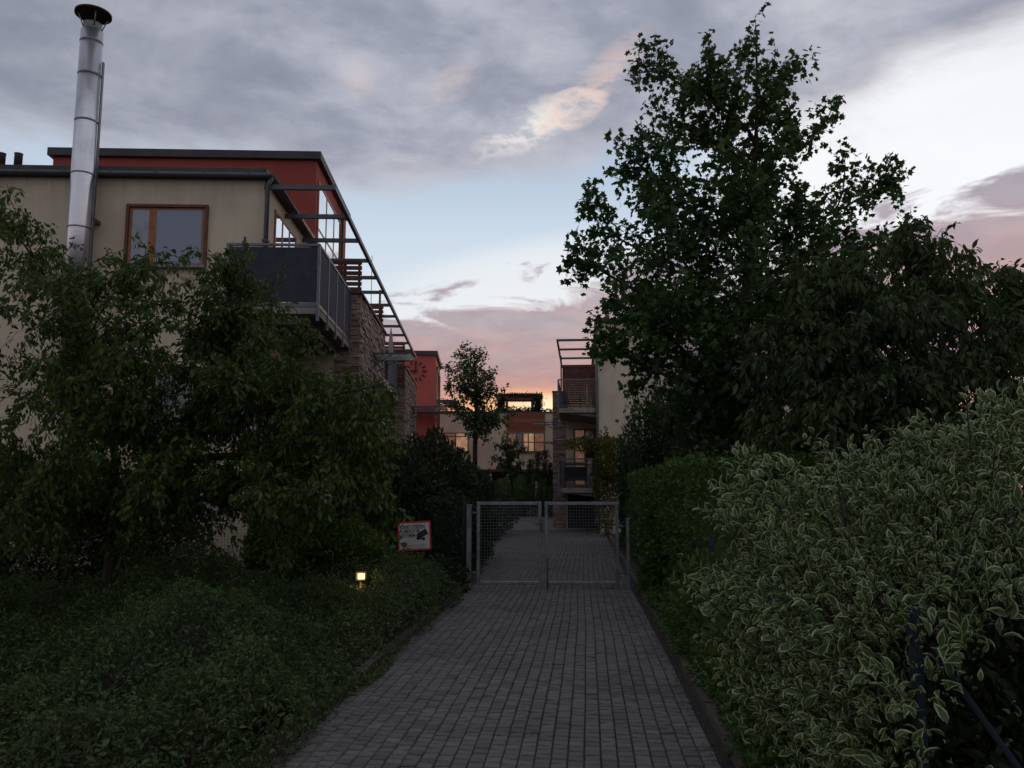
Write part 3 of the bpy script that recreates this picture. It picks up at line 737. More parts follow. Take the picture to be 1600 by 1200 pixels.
m.build('board_panel', MT['terracotta_board'], FB)
window(FB, 4.93, 7.08, 3.75, 4.85, 0, 'y', 'brownwood', mull=(.25,.42,.56,.72), panes=['softglow','glass','warmglow','warmglow','softglow'], trans=(.5,), out=-1, deep=.05, fw=.05)
window(FB, .55, 2.7, 3.75, 4.85, 0, 'y', 'brownwood', mull=(.33,.66), panes=['softglow','softglow','warmglow'], trans=(.8,), out=-1, deep=.05, fw=.05)
m = MB(); m.box(5.6, 5.66, -.09, .0, 4.9, 4.93); m.build('trim', MT['brownwood'], FB)
pergola(FB, .2, 1.7, [.3, .9, 1.5], 6.75, .3, 5); 
k = MB()
for x in (.25, 1.7): k.box(x-.03, x+.03, .3, .36, 6.06, 6.7)
for i in range(4): k.box(.25, 1.9, .28-.0, .30, 6.2+i*.13, 6.225+i*.13)
k.build('roof_railing', MT['steel'], FB)
ar = empty('rooftop_arbour', (.45, 48.6, 6.06), 0, label='ivy-covered wooden arbour standing on the roof above the boarded panel', cat='arbour')
k = MB()
for x in (-1.1, -.75, .75, 1.1):
    for y in (0, .9): k.box(x-.07, x+.07, y-.07, y+.07, 0, 1.0)
k.box(-1.25, 1.25, -.12, 1.0, .74, .98); k.box(-1.1,-.9,-.02,.02,.2,.9); k.tube([(.55,0,.9),(.85,0,.5)], .04, 5); k.build('frame', MT['brownwood'], ar)
p = []
for i in range(8000):
    r = random.random()
    if r < .5: q = (random.uniform(-1.3,1.3), random.uniform(-.2,1.1), random.gauss(1.0,.065))
    elif r < .7: q = (random.gauss(-1.1,.12), random.gauss(0,.15), random.uniform(0,1))
    elif r < .9: q = (random.gauss(1.05,.13), random.gauss(0,.15), random.uniform(0,1))
    else: q = (random.uniform(-1,.9), random.uniform(-.1,.1), abs(random.gauss(.0,.16)))
    p.append(q)
p = np.array(p); N = len(p); leaves('ivy', LM['dark'], ar, p, rng.standard_normal((N,3)), rng.standard_normal((N,3)), .11, T_R)
for i, x in enumerate((2.1, 2.5, 2.0)):
    pl = empty('roof_plant', (x-.1*i, 48.5+.3*i, 6.06), label=('spiky small plant on the roof edge right of the arbour', 'rounded small plant on the roof edge beside the stone bay', 'low tuft on the roof edge touching the arbour')[i], cat='plant')
    N = 120; d = nrm(rng.standard_normal((N,3))); d[:,2] = np.abs(d[:,2]); leaves('leaves', LM['dark'], pl, d*.16, d, rng.standard_normal((N,3)), .11, T_N)

# ------------------------------------------------------------------ right building
RT = empty('apartment_building', (3.23, 31, 0), -R(4.8), label='cream apartment building with stacked balconies behind the maple on the right', cat='building')
m = MB(); m.box(0, 10, 0, 20, 0, 7.85); m.box(-1.29, -.002, 3.66, 20, 0, FL-.1); m.build('wall', MT['beige2'], RT)
m = MB(); m.box(-.12, 10.1, -.12, 20.1, 7.852, 8.0); m.build('roof', MT['fascia'], RT, .01)
balcony(RT, -1.5, -.02, -.0, 3.6, FL, -1, panels=3, cover='rail_fill' if 'rail_fill' in MT else 'screen') if False else None
def open_balcony(zf):
    o = MB(); o.box(-1.5, -.02, 0, 3.6, zf-.2, zf-.02); bo = o.build('balcony', MT['concrete'], RT, .006)
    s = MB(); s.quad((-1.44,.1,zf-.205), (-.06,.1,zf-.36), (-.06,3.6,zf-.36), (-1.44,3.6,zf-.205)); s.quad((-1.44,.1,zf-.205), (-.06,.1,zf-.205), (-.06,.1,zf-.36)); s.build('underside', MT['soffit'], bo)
    r = MB(); r.box(-1.52, .0, -.02, .02, zf+1.02, zf+1.07); r.box(-1.52, -1.48, .022, 3.6, zf+1.02, zf+1.07); r.build('handrail', MT['rail'], bo)
    for x, y in ((-1.5,0),(-.03,0),(-1.5,1.8),(-1.5,3.55)):
        p = MB(); p.box(x-.028, x+.028, y-.028, y+.028, zf-.25, zf+1.018); p.build('post', MT['rail'], bo)
    w = MB()
    for i in range(36): x = -1.46+i*.04; w.box(x-.003, x+.003, -.004, .004, zf+.07, zf+1.0)
    for i in range(22): z = zf+.08+i*.042; w.box(-1.47, -.05, .0045, .0085, z-.003, z+.003)
    w.box(-1.47, -.06, -.012, .012, zf+.04, zf+.07)
    w.build('wire_panel', MT['steel'], bo)
    w = MB(); w.box(-1.512, -1.5, .03, 1.7, zf+.06, zf+1.0); w.box(-1.512, -1.5, 1.9, 3.5, zf+.06, zf+1.0); w.build('side_panel', MT['screen'], bo)
open_balcony(FL); open_balcony(1.68)
bay(RT, -1.82, -1.3, 3.8, 8.6, 5.67, -1)
bay(RT, -1.82, -1.3, 14.5, 18.6, 5.67, -1)
screen(RT, -1.42, -.05, 3.5, 4.72, 6.78, gap=.004, h=.09)
pergola(RT, 0, -1.52, [0, 2.1, 4.4, 6.8], 7.2, -.04, 7)
k = MB(); k.box(-1.50,-1.44,3.45,3.51,5.7,7.15); k.build('pergola_post', MT['steel'], RT)
m = MB(); m.tube([(-.06,-.08,0), (-.06,-.08,7.75)], .05, 8); m.build('downpipe', MT['steel'], RT)
canopy(RT, -1.84, -2.85, 6.6, 7.8, 4.62); canopy(RT, -1.84, -2.6, 10.6, 11.8, 3.95)
window(RT, -.98, -.04, 1.75, 4.1, 3.64, 'y', 'orangewood', 'glass', mull=(.5,), trans=(.62,), fw=.06, sill=False, panes=['softglow', 'glass'])  # left pane emits a glow in place of the orange reflection
m = MB(); m.box(-1.25, -.05, 3.60, 3.64, 0, 1.4); m.build('dark_void_sheet', MT['black'], RT)  # black sheet gives the shade of the open void below the balcony
# things on its balconies
def rt(x, y, z): c, s = math.cos(-R(4.8)), math.sin(-R(4.8)); return (3.23+x*c-y*s, 31+x*s+y*c, z)
t = empty('garden_swing', rt(-.85, 1.5, 1.66), -R(4.8), label='dark garden swing seat with green top on the lower right balcony', cat='swing seat')
k = MB(); k.box(-.5,.42,-.35,.35,.88,.98); k.build('green_top', MT['green_cloth'], t, .02)
k = MB(); k.box(-.46,.38,.2,.3,.3,.82); k.box(-.46,.38,-.3,.2,.28,.42); k.build('seat', MT['dark_cloth'], t, .03)
k = MB()
for x in (-.48, .40):
    k.tube([(x,-.3,0),(x,0,.9)], .02, 5); k.tube([(x,.32,0),(x,0,.9)], .02, 5)
k.build('frame', MT['steel'], t)
t = empty('planter_box', rt(-.2, .4, 1.66), -R(4.8), label='pale square planter beside the swing seat on the lower right balcony', cat='planter')
k = MB(); k.tube([(0,0,0),(0,0,.36),(0,0,.42)], [.13,.17,.18], 12); k.build('pot', MT['pale_cloth'], t)
N = 160; d = nrm(rng.standard_normal((N,3))); d[:,2] = np.abs(d[:,2]); leaves('leaves', LM['dark'], t, d*.12+np.array([0,0,.42]), d, rng.standard_normal((N,3)), .09, T_N)
t = empty('folded_parasol', rt(-.42, 1.2, 4.66), -R(4.8), label='folded pale parasol on the upper right balcony before the slats', cat='parasol', group='folded parasols on the terraces')
k = MB(); k.tube([(0,0,0),(0,0,1.0)], .014, 6); k.build('pole', MT['galv'], t)
k = MB(); k.tube([(0,0,.12),(0,0,.2),(0,0,.65),(0,0,.88)], [.05,.055,.04,.012], 8); k.build('canopy_cloth', MT['pale_cloth'], t)

# ------------------------------------------------------------------ gate
GY = 13.95
gp = lambda px: P(px, 800, GY).x
G = empty('metal_gate', (gp(850), GY, 0), -R(1), label='galvanised double gate with wire mesh leaves closed across the path', cat='gate')
gx = gp(850)
def gleaf(x0, x1, z0=.06, z1=1.40):
    k = MB(); t = .03
    for a, b in ((x0, x0+.055), (x1-.055, x1)): k.box(a, b, -t, t, z0, z1)
    k.box(x0+.056, x1-.056, -t+.002, t-.002, z1-.055, z1-.001); k.box(x0+.056, x1-.056, -t+.002, t-.002, z0+.001, z0+.05)
    o = k.build('gate_leaf', MT['galv'], G, .006)
    w = MB(); x = x0+.08
    while x < x1-.06: w.box(x-.0016, x+.0016, -.005, -.003, z0+.04, z1-.04); x += .05
    z = z0+.1
    while z < z1-.05: w.box(x0+.05, x1-.05, .0, .002, z-.0019, z+.0019); z += .05
    w.build('wire_mesh', MT['galv'], o)
    return o
a = gleaf(gp(745)-gx, gp(847)-gx-.01); b = gleaf(gp(849)-gx+.02, gp(966)-gx)
for x, h, r in ((gp(733)-gx-.0, 1.34, .04), (gp(980)-gx, 1.12, .028)):
    k = MB(); k.box(x-r, x+r, -r, r, -.05, h); k.box(x-r-.01, x+r+.01, -r-.01, r+.01, h, h+.012); k.build('gate_post', MT['galv'], G, .006)
k = MB(); k.tube([(gp(733)-gx+.04,0,1.22),(gp(745)-gx,0,1.22)], .014, 6); k.tube([(gp(733)-gx+.04,0,.25),(gp(745)-gx,0,.25)], .014, 6)
k.tube([(gp(966)-gx,0,1.0),(gp(980)-gx-.04,0,1.0)], .014, 6); k.tube([(gp(966)-gx,0,.25),(gp(980)-gx-.04,0,.25)], .014, 6); k.build('hinge', MT['galv'], G)
k = MB(); k.box(-.07,-.01,-.05,.05,.9,1.12); k.tube([(-.04,-.05,1.04),(-.04,-.1,1.04),(-.15,-.1,1.04)], .009, 6); k.build('lock_case', MT['steel'], G)
k = MB(); k.tube([(.05,-.045,.9),(.05,-.045,-.01)], .01, 6); k.build('drop_bolt', MT['galv'], G)

# ------------------------------------------------------------------ wire fences
def fence(name, pts, h, label, step=2.5):
    o = Vector((*pts[0], 0)); root = empty(name, o, label=label, cat='fence')
    for i in range(len(pts)-1):
        a, b = Vector((*pts[i], 0))-o, Vector((*pts[i+1], 0))-o; L = (b-a).length; d = (b-a)/L; n = max(1, round(L/step))
        for j in range(n+1 if i == len(pts)-2 else n):
            q = a+d*(L*j/n); k = MB(); k.tube([q+Vector((0,0,-.1)), q+Vector((0,0,h+.08))], .026, 8); k.build('post', MT['darkpost'], root)
        w = MB(); c = 0.
        nrmv = Vector((-d.y, d.x, 0))*.0015
        def strip(p, q, up): 
            w.quad(p-up, p+up, q+up, q-up)
        while c < L: 
            p = a+d*c; u = d*.0016; w.quad(p-u+Vector((0,0,.05)), p+u+Vector((0,0,.05)), p+u+Vector((0,0,h)), p-u+Vector((0,0,h))); c += .05
        z = .06
        while z <= h+.001: w.quad(a+nrmv+Vector((0,0,z-.0016)), b+nrmv+Vector((0,0,z-.0016)), b+nrmv+Vector((0,0,z+.0016)), a+nrmv+Vector((0,0,z+.0016))); z += .05
        w.build('wire_mesh', MT['darkpost'], root)
    return root
fence('wire_fence', [(gp(727)-.02, 14.0), (-3.4, 13.7), (-9.2, 13.0)], 1.42, 'dark green wire fence running left from the gate post behind the sign')
rs = lambda s, x: (PX(s, x).x, PX(s, x).y)
fence('wire_fence', [rs(3.38, HW+.38), rs(13.6, HW+.42)], 1.08, 'dark green wire fence along the right side of the path under the bushes')
br_ = empty('fence_brace', (PX(3.4, HW+.44).x, PX(3.4, HW+.44).y, 0), label='slanting dark blue brace pole inside the variegated shrub', cat='pole')
k = MB(); k.tube([(0,0,1.02),(.42,-.75,0)], .012, 8); k.build('pole', MT['darkpost'], br_)

# ------------------------------------------------------------------ warning sign
sc_ = P(647.5, 837.5, 13.84)
SG = empty('warning_sign', sc_, R(6), label='white warning sign with red border and black camera hung on the wire fence', cat='sign')
SG.rotation_euler = (0, R(-2.5), R(5))
sw, sh = .272, .236
k = MB(); k.box(-sw, sw, 0, .006, -sh, sh); k.build('panel', MT['redpaint'], SG, .002)
k = MB(); k.box(-sw+.028, sw-.028, -.003, -.0005, -sh+.028, sh-.028); k.build('face', MT['white'], SG)
def text(s, x, z, size, mat, w=1.0, parent=SG):
    c = bpy.data.curves.new('lettering', 'FONT'); c.body = s; c.size = size; c.extrude = .0006; c.offset = size*.022; c.materials.append(mat); c.align_x = 'LEFT'
    tmp = bpy.data.objects.new('lettering', c); C.objects.link(tmp); dg = bpy.context.evaluated_depsgraph_get(); me = bpy.data.meshes.new_from_object(tmp.evaluated_get(dg)); bpy.data.objects.remove(tmp)
    o = bpy.data.objects.new('lettering', me); C.objects.link(o); o.parent = parent; o.location = (x, -.0045, z); o.rotation_euler = (math.pi/2, 0, 0); o.scale = (w, 1, 1)
text('OBJEKT STŘEŽEN', -.222, .118, .082, MT['black'], .62); text('KAMEROVÝM', -.222, .050, .082, MT['black'], .62); text('SYSTÉMEM', -.222, -.018, .082, MT['black'], .62)
k = MB(); mt = Matrix.Translation((.135,-.006,.03)) @ Matrix.Rotation(R(-28), 4, 'Y')
k.box(-.075,.08,-.002,.002,-.045,.05, mt); k.box(-.10,-.077,-.002,.002,-.032,.04, mt); k.tube([(.06,-.008,-.035),(.06,-.004,-.035)], .03, 14); k.tube([(.15,-.008,-.05),(.15,-.004,-.05)], .024, 14); k.box(.06,.15,-.008,-.005,-.055,-.035); k.build('camera_picture', MT['black'], SG)
k = MB(); n = 0
pts = [(-.16+.045*math.cos(t), -.0045, -.13+.045*math.sin(t)) for t in [R(180-180*i/8) for i in range(9)]]+[(-.16, -.0045, -.195)]
k.quad(*pts); k.build('shield_badge', MT['redpaint'], SG)
k = MB(); k.box(-.168,-.152,-.007,-.005,-.165,-.105); k.box(-.18,-.14,-.007,-.005,-.135,-.12); k.build('shield_mark', MT['black'], SG)
k = MB(); k.box(-.10,.20,-.005,-.0035,-.150,-.144); k.box(-.10,.17,-.005,-.0035,-.164,-.160); k.box(-.10,.215,-.005,-.0035,-.192,-.186); k.build('small_print', MT['galv'], SG)

# ------------------------------------------------------------------ garden lamp
lp_ = P(563.5, 900, 10.3)
GL = empty('garden_lamp', (lp_.x, lp_.y, 0), R(15), label='small lit garden lamp glowing yellow among the shrubs left of the sign', cat='lamp')
LS = .78
z = lp_.z/LS; GL.scale = (LS,)*3
k = MB(); k.tube([(0,0,0),(0,0,z-.07)], .028, 8); k.build('post', MT['black'], GL)
k = MB(); k.box(-.08,.08,-.055,.055,z+.045,z+.065); k.box(-.08,.08,-.055,.055,z-.065,z-.045); k.box(-.08,-.045,-.05,.05,z-.045,z+.045); k.box(.058,.08,-.05,.05,z-.045,z+.045); k.box(-.045,.058,.03,.05,z-.045,z+.045); k.build('housing', MT['rust'], GL)
k = MB(); k.box(-.044,.057,-.04,.028,z-.044,z+.044); k.build('lens', MT['lens'], GL)
bl = bpy.data.lights.new('garden_lamp_light', 'POINT'); bl.energy = 2.2; bl.color = (1, .6, .25); bl.shadow_soft_size = .04
bo_ = bpy.data.objects.new('garden_lamp_light', bl); C.objects.link(bo_); bo_.parent = GL; bo_.location = (0, -.12, z)

# ------------------------------------------------------------------ trees
def V3(*t): return [P(*q) for q in t]
def jit(l, k=.25): return [p+Vector((random.gauss(0,k*.4), random.gauss(0,k), random.gauss(0,k*.4))) for p in l]
MD = 14.6
mt_ = P(1172, 760, MD); mb_ = Vector((mt_.x, MD, 0))
crownx = V3((1050,190,14.2),(1090,175,14.9),(1148,160,14.2),(1205,170,14.6),(1235,165,14.),(1160,75,14.9),(1130,100,14.4),(1020,150,14.7),(970,215,14.4))+[P(min(1330, max(1010, random.gauss(1165,115))), random.uniform(270,650), random.uniform(12.8,16.6)) for _ in range(36)]
tips = V3((1180,24,14.6),(1108,62,14.3),(1003,70,14.2),(1258,86,14.9),(984,118,14.6),(1078,122,15.2),(1305,162,14.6),(1320,235,14.2),(1392,246,14.8),(1424,330,14.6),
          (1405,300,15.3),(930,285,14.2),(960,270,14.9),(915,310,15.0),(886,388,14.0),(905,372,14.6),(893,430,14.6),(930,492,14.4),(950,470,13.6),(1000,200,13.8),(1040,230,13.4),(1150,110,13.7),(1210,130,15.5),(1230,200,13.4),(1130,230,13.0),(1290,300,13.4),
          (1350,380,13.6),(1030,330,13.0),(960,400,12.9),(1000,520,12.8),(950,560,13.6),(930,545,14.6),(980,600,14.0),(1040,590,13.2),(1100,500,12.5),(1180,350,12.4),(1200,520,12.3),(1060,430,12.6),(1260,440,12.8),(1130,590,12.8),(1060,640,14.3),(1180,640,13.4),
          (1000,300,16.4),(1100,200,16.6),(1200,280,17.0),(1290,350,16.6),(1040,450,16.8),(1180,420,17.2),(1100,560,16.8),(980,440,16.4),(1300,480,16.2),(1240,600,16.2),(1400,400,15.6),(1250,300,15.),(1090,330,15.),(1240,560,14),(1330,520,14.5),(1010,460,14.6),(1150,300,14.4))
tips += crownx
tree('maple_tree', mb_, (mt_.x-.05, MD, 3.1), tips, LM['maple'], T_M, .150, side=20, twigs=4, per=6, slen=1.05, droop=-.02, rise=-.08, tr=.15, tmin=.15, leafdroop=.3, climb=.8, shrink=.84, spread=.15, vert=True,
     label='tall dark maple with spiky upright tips standing right of the path', cat='tree')

lb_ = Vector((-5.0, 10.6, 0))
extra = [P(random.uniform(-60,540), random.uniform(480,840), random.uniform(8.4,11.2)) for _ in range(74)]+[P(random.uniform(230,520), random.uniform(500,720), random.uniform(8.8,10.6)) for _ in range(22)]
extra += V3((205,415,9.2),(255,425,9.4),(305,425,9.3),(350,415,9.6),(385,420,9.5),(290,450,9.),(345,460,9.3),(385,455,9.7),(240,455,9.6),(170,440,9.2),(330,490,9.4),(280,500,9.2))+V3((380,520,9.8),(420,560,9.6),(485,575,9.7),(540,578,9.8),(590,640,10.),(380,490,9.4))
for _ in range(85):
    px_ = random.uniform(120,610); extra.append(P(px_, random.uniform(480+max(0, px_-380)*.5, 790), random.uniform(8.6,10.6)))
tips = V3((-40,300,10),(10,300,9.2),(50,345,9.8),(100,385,9.4),(165,400,10.2),(230,395,9.5),(290,410,10.0),(330,402,9.2),(380,385,9.6),(440,432,9.5),
          (120,450,8.6),(200,470,8.8),(280,480,9.),(350,490,9.2),(40,440,8.6),(-30,480,8.8),(410,540,9.8),(470,590,9.6),(530,620,9.8),(470,610,10.6),(540,640,9.4),(500,620,8.9),
          (560,640,10.2),(590,690,9.6),(600,720,10.2),(600,780,9.8),(575,760,9.2),(520,700,8.9),(600,830,10.2),(470,830,9.6),(450,700,8.8),(400,600,8.7),(330,580,8.6),(250,560,8.6),(160,560,8.4),(60,560,8.4),(0,620,8.6),
          (90,650,8.4),(480,800,8.9),(430,760,9.),(300,820,10.6),(210,700,9.6),(120,760,9.2),(40,780,9.2),(200,830,9.6),(90,860,9.8),(300,760,10.8),(0,850,9.4),(440,860,9.6),(250,890,10.2),(360,660,9.6),(150,640,10),(10,720,10),(380,560,10.4),
          (60,400,10.4),(150,420,10.8),(0,360,10.6),(300,540,10.6),(430,640,10.4),(490,680,10.6),(-60,400,9.4),(-60,560,9.2),(-60,700,9.2),(400,700,9.4),(330,500,10.2),(230,620,9.2))
tips += [e for e in extra if not (e.x/e.y > -.36 and e.x/e.y < -.28 and e.z < 1.6) and not (e.x/e.y > -.24 and e.z > 1.6+.13*e.y)]
tree('spreading_tree', lb_, (-4.9, 10.5, 1.5), tips, LM['left'], T_O, .076, side=19, twigs=5, per=8, slen=.80, droop=-.28, rise=.22, tr=.10, tmin=.15, climb=.1, leafdroop=.7, shrink=.72, spread=.07,
     label='broad spreading tree with arching leafy branches before the cream wall on the left', cat='tree')

wb = P(1440, 800, 11.0); wb = Vector((wb.x, 11.0, 0))
tips = V3((1205,500,10.6),(1225,450,11),(1260,425,10.6),(1300,410,11.2),(1345,400,10.6),(1390,375,11.2),(1425,365,11.6),(1460,375,11),(1500,400,10.6),(1540,430,11),(1600,435,10.8),(1570,440,11.6),(1650,420,11.2),(1190,560,10.4),
          (1185,620,10.4),(1200,690,10.3),(1260,560,9.8),(1330,520,9.6),(1400,490,9.6),(1480,480,9.6),(1560,500,9.6),(1640,500,9.8),(1280,640,9.6),(1350,600,9.4),(1420,580,9.3),(1500,570,9.3),(1580,580,9.4),(1650,600,9.6),(1240,700,9.9),(1320,700,9.6),
          (1400,660,9.6),(1480,650,9.4),(1560,640,9.6),(1300,480,11.8),(1400,450,12),(1500,470,12),(1600,480,12),(1350,560,12.2),(1250,600,11.8),(1450,560,12.2),(1550,560,12),(1220,730,10.8),(1300,740,10.6),(1680,520,10.4),(1690,640,10.4),(1620,660,9.8),
          (1260,500,10.2),(1310,450,10.3),(1440,430,10.4),(1370,440,10.3),(1520,440,10.2))
tree('weeping_tree', wb, (wb.x, 11.0, 1.9), tips, LM['weep'], T_L, .125, side=24, twigs=5, per=7, slen=.8, droop=-.35, rise=.3, tr=.12, tmin=.12, climb=.2, leafdroop=.85, shrink=.45, spread=.07,
     label='dense weeping tree with drooping pointed leaves behind the variegated shrub', cat='tree')

ab = Vector((P(744,760,34).x, 34, 0))
tips = V3((738,545,34),(718,552,34.2),(755,560,33.8),(772,585,34),(700,575,34),(698,600,33.6),(780,605,34),(720,590,33.2),(750,590,33.3),(705,630,33.6),(775,640,33.6),(735,610,34.8),(760,620,34.8),(712,645,33.6),(778,660,34),(730,570,34.6),(790,650,34.5),(752,668,33.6))
tree('slender_tree', ab, (ab.x-.05, 34, 2.6), tips, LM['ash'], T_S, .17, side=19, twigs=4, per=6, slen=1.0, droop=-.05, rise=.0, tr=.10, tmin=.2, leafdroop=.3, climb=.35, spread=.18, shrink=.6,
     label='slender airy young tree rising against the pink sky in the middle', cat='tree')
ab = Vector((P(800,760,38).x, 38, 0))
tips = V3((790,682,38),(775,695,38),(808,690,38),(820,700,38.4),(770,715,37.8),(800,705,37.4),(785,725,37.6),(815,722,37.8),(795,735,37.5))
tree('small_tree', ab, (ab.x, 38, 1.9), tips, LM['ash'], T_S, .15, side=22, twigs=4, per=6, slen=.7, rise=.0, tr=.05, label='small round tree in front of the far cream wall', cat='tree')

# upright finger-like plants on the far side
for i, (px, py, D, hgt) in enumerate(((826,722,40,1.2),(838,712,40,1.3),(850,708,40.3,1.4),(858,728,40,.8))):
    b = P(px, py, D); h = empty('columnar_shrub', (b.x-.2, D, .3), label=('leftmost of the four leaning finger-like shrubs before the far wall', 'second from the left of the four leaning finger-like shrubs before the far wall', 'tallest of the four leaning finger-like shrubs before the far wall', 'shortest of the four leaning finger-like shrubs before the far wall')[i], cat='shrub', group='finger-like shrubs before the far wall')
    top = b.z-.3+.1; k = MB(); k.tube([(0,0,0),(.1,0,top*.6),(.25,0,top)], [.02,.015,.008], 5); k.build('stem', MT['bark'], h)
    N = 420; t = rng.random(N); zc = top*(.55+.45*t); q = np.stack([.1+.2*(zc/top)**2+rng.standard_normal(N)*.09, rng.standard_normal(N)*.09, zc], 1)
    leaves('foliage', LM['dark'], h, q, np.tile([.3,0,1.], (N,1))+rng.standard_normal((N,3))*.5, rng.standard_normal((N,3)), .13, T_N)

# ------------------------------------------------------------------ shrubs and hedges
def E(px, py_top, D, rx, ry, zc=None):
    "ellipsoid whose top shows at the given pixel"
    t = P(px, py_top, D); return (t.x, D, t.z*.5, rx, ry, t.z*.5)
shrub('leafy_shrub', [E(670,680,17.5,1.0,1.0), E(630,705,16.2,.9,1.0), E(728,728,18.5,.7,.9)], 30000, LM['dark'], .10, T_L, 'dark loose shrub behind the fence between sign and gate', drip=.2)
shrub('leafy_shrub', [E(590,720,15.6,.9,.8), E(545,790,15.4,.8,.7)], 16000, LM['dark'], .09, T_O, 'dark bush against the stone bay left of the sign')
shrub('leafy_shrub', [(-1.75,13.2,.2,.75,.5,.36), (-1.1,13.4,.18,.42,.35,.32), (-2.7,13.2,.4,.6,.5,.6)], 11000, LM['dark'], .06, T_S, 'low dark bush at the foot of the fence below the sign')
hedge('clipped_hedge', [(-2.6,15.2), (-.95,15.2), (-.55,21.5), (-2.4,21.5)], None, 34000, LM['dark'], .055, 'dark hedge along the path edge just behind the left gate leaf', 1.42)
shrub('leafy_shrub', [E(830,742,42,1.5,1.0), E(790,750,41,1.1,.9), E(870,755,41,1.0,.9)], 24000, leafmat('fresh_leaf', (.05, .11, .03), (.12, .20, .06)), .09, T_S, 'rounded green bush at the far end of the path', inner=.2)
shrub('leafy_shrub', [E(765,765,30,1.0,1.5), E(745,740,28,.9,1.2)], 16000, LM['dark'], .075, T_S, 'dark low bush left of the path bend behind the gate', inner=.2)
# hedges on the right
h0, h1 = 9.7, 26
hedge('clipped_hedge', [rs(h0, HW+.34), rs(h0+.3, HW+3.4), rs(h1, HW+3.2), rs(h1, HW+.30)], None, 130000, LM['hedge'], .050, 'tall clipped green hedge along the right side of the path', 1.95)
shrub('leafy_shrub', [(4.2,16.2,1.5,1.3,1.2,1.6), (5.4,15.,1.4,1.3,1.2,1.5), (6.8,14,1.4,1.4,1.2,1.4)], 26000, LM['dark'], .10, T_O, 'dark undergrowth shrub below the maple behind the hedge')
shrub('leafy_shrub', [E(1020,610,23,.6,.7), E(1060,570,23.5,.8,.7), E(985,665,22.5,.35,.5), E(1100,620,22.5,.9,.6)], 32000, LM['willow'], .11, T_L, 'grey-green willow-like shrub before the cream wall on the right', up=.8, lump=.3, inner=.6)
shrub('climbing_plant', [E(945,675,29.5,.4,.4), (P(915,694,30).x,30,P(915,694,30).z,.75,.3,.22), (P(960,700,29).x,29,P(960,700,29).z-.4,.6,.5,.7)], 7500, LM['yellow'], .10, T_S, 'yellow-green climbing plant hanging over the lower right balcony', cat='climbing plant', stems=6)
# left side dark masses behind the ground cover
shrub('leafy_shrub', [(-6.6,12.2,1.1,1.1,.7,1.2), (-5.3,12.3,.9,.8,.6,1.0), (-8.0,12.,1.2,1.1,.7,1.2)], 26000, LM['dark'], .075, T_O, 'dark bush below the spreading tree at the left edge')
shrub('leafy_shrub', [(-3.2,12.4,.7,.7,.5,.9), (-2.4,12.5,.5,.6,.5,.62)], 15000, LM['left'], .07, T_O, 'green bush behind the lit garden lamp')
# plants spilling over the right kerb
shrub('leafy_shrub', [(1.95,6.6,.35,.45,.7,.45), (1.78,5.4,.3,.36,.6,.38), (2.1,8.3,.45,.5,.9,.55), (2.5,7.2,.8,.5,.9,.85), (2.6,5.8,.7,.6,.9,.8), (2.02,7.6,.25,.34,.9,.30), (2.2,9.2,.3,.34,.9,.36)], 24000, LM['hedge'], .065, T_O, 'low green shrubs spilling over the right kerb between hedge and variegated shrub', up=.3)
shrub('leafy_shrub', [(2.22,13.5,.75,.22,.45,.72), (2.1,12.8,.4,.16,.4,.36)], 5200, LM['hedge'], .060, T_O, 'narrow green bush hugging the right gate post', up=.4)
el_ = []
for s_i in np.arange(3.2, 14.4, .42):
    q = PX(float(s_i), HW+.17+random.uniform(-.03,.05)); el_.append((q.x, q.y, .10, random.uniform(.10,.19), .26, random.uniform(.10,.2)))
shrub('creeping_plants', el_, 15000, LM['hedge'], .042, T_O, 'low creeping green plants growing over the right kerb of the path', cat='ground plants', stems=0, up=.2, lump=.35, kind='stuff')
shrub('seedling_maple', [(1.63,4.95,.25,.20,.34,.24), (1.70,6.1,.38,.26,.3,.2)], 420, LM['yellow'], .085, T_M, 'young yellow-green maple shoots leaning over the right kerb', cat='seedling', stems=8, inner=.5)

# ------------------------------------------------------------------ low ground cover, left bed
def cover_h(x, y):
    e = (x-(PX(0,-HW).x+math.tan(PA)*y)); d = -e+.08+.04*np.sin(y*2.7)
    edge = np.clip(d/.40, 0, 1)**.45
    b = .34+.15*np.sin(x*1.9+y*.9)+.12*np.sin(x*3.7-y*2.3+1)+.05*np.sin(x*8+y*7)+.10*np.clip((y-6)/5, 0, 1)
    b = b+.20*np.exp(-((x+1.9)**2+(y-9.8)**2)/1.1)+.12*np.exp(-((x+2.4)**2+(y-6.6)**2)/.8)+.14*np.sin(x*2.6+1.2*np.sin(y*1.3))*np.sin(y*2.2+.5)
    return edge*b
N = 190000
y = 3.2+9.6*rng.random(N)**1.25; x = -1.2-(y*.72+1.6)*rng.random(N)
xe = -.508-HW/ math.cos(PA)+math.tan(PA)*y
x = xe+.08+.04*np.sin(y*2.7)-(y*.52+1.1)*rng.random(N)
hh = cover_h(x, y); zz_ = np.maximum(hh-np.abs(rng.standard_normal(N))*.085+(rng.random(N) < .05)*rng.random(N)*.09, .01)
p = np.stack([x, y, zz_], 1); dry = (np.sin(x*1.3+2)+np.sin(y*1.1+x)+1.2*(y < 6.2)+rng.standard_normal(N)*.7) > 2.0
cvr = empty('ground_cover', (-4, 8, 0), label='low dense green ground cover shrubs filling the bed left of the path', cat='ground cover', kind='stuff')
lampx, lampy, lampz = lp_.x, lp_.y, lp_.z
p = p[~((np.abs(x-lampx*(y/lampy)) < .14) & (y > lampy-2.2) & (y < lampy+.1) & (zz_ > 1.6+(lampz-.06-1.6)*y/lampy-.04))]
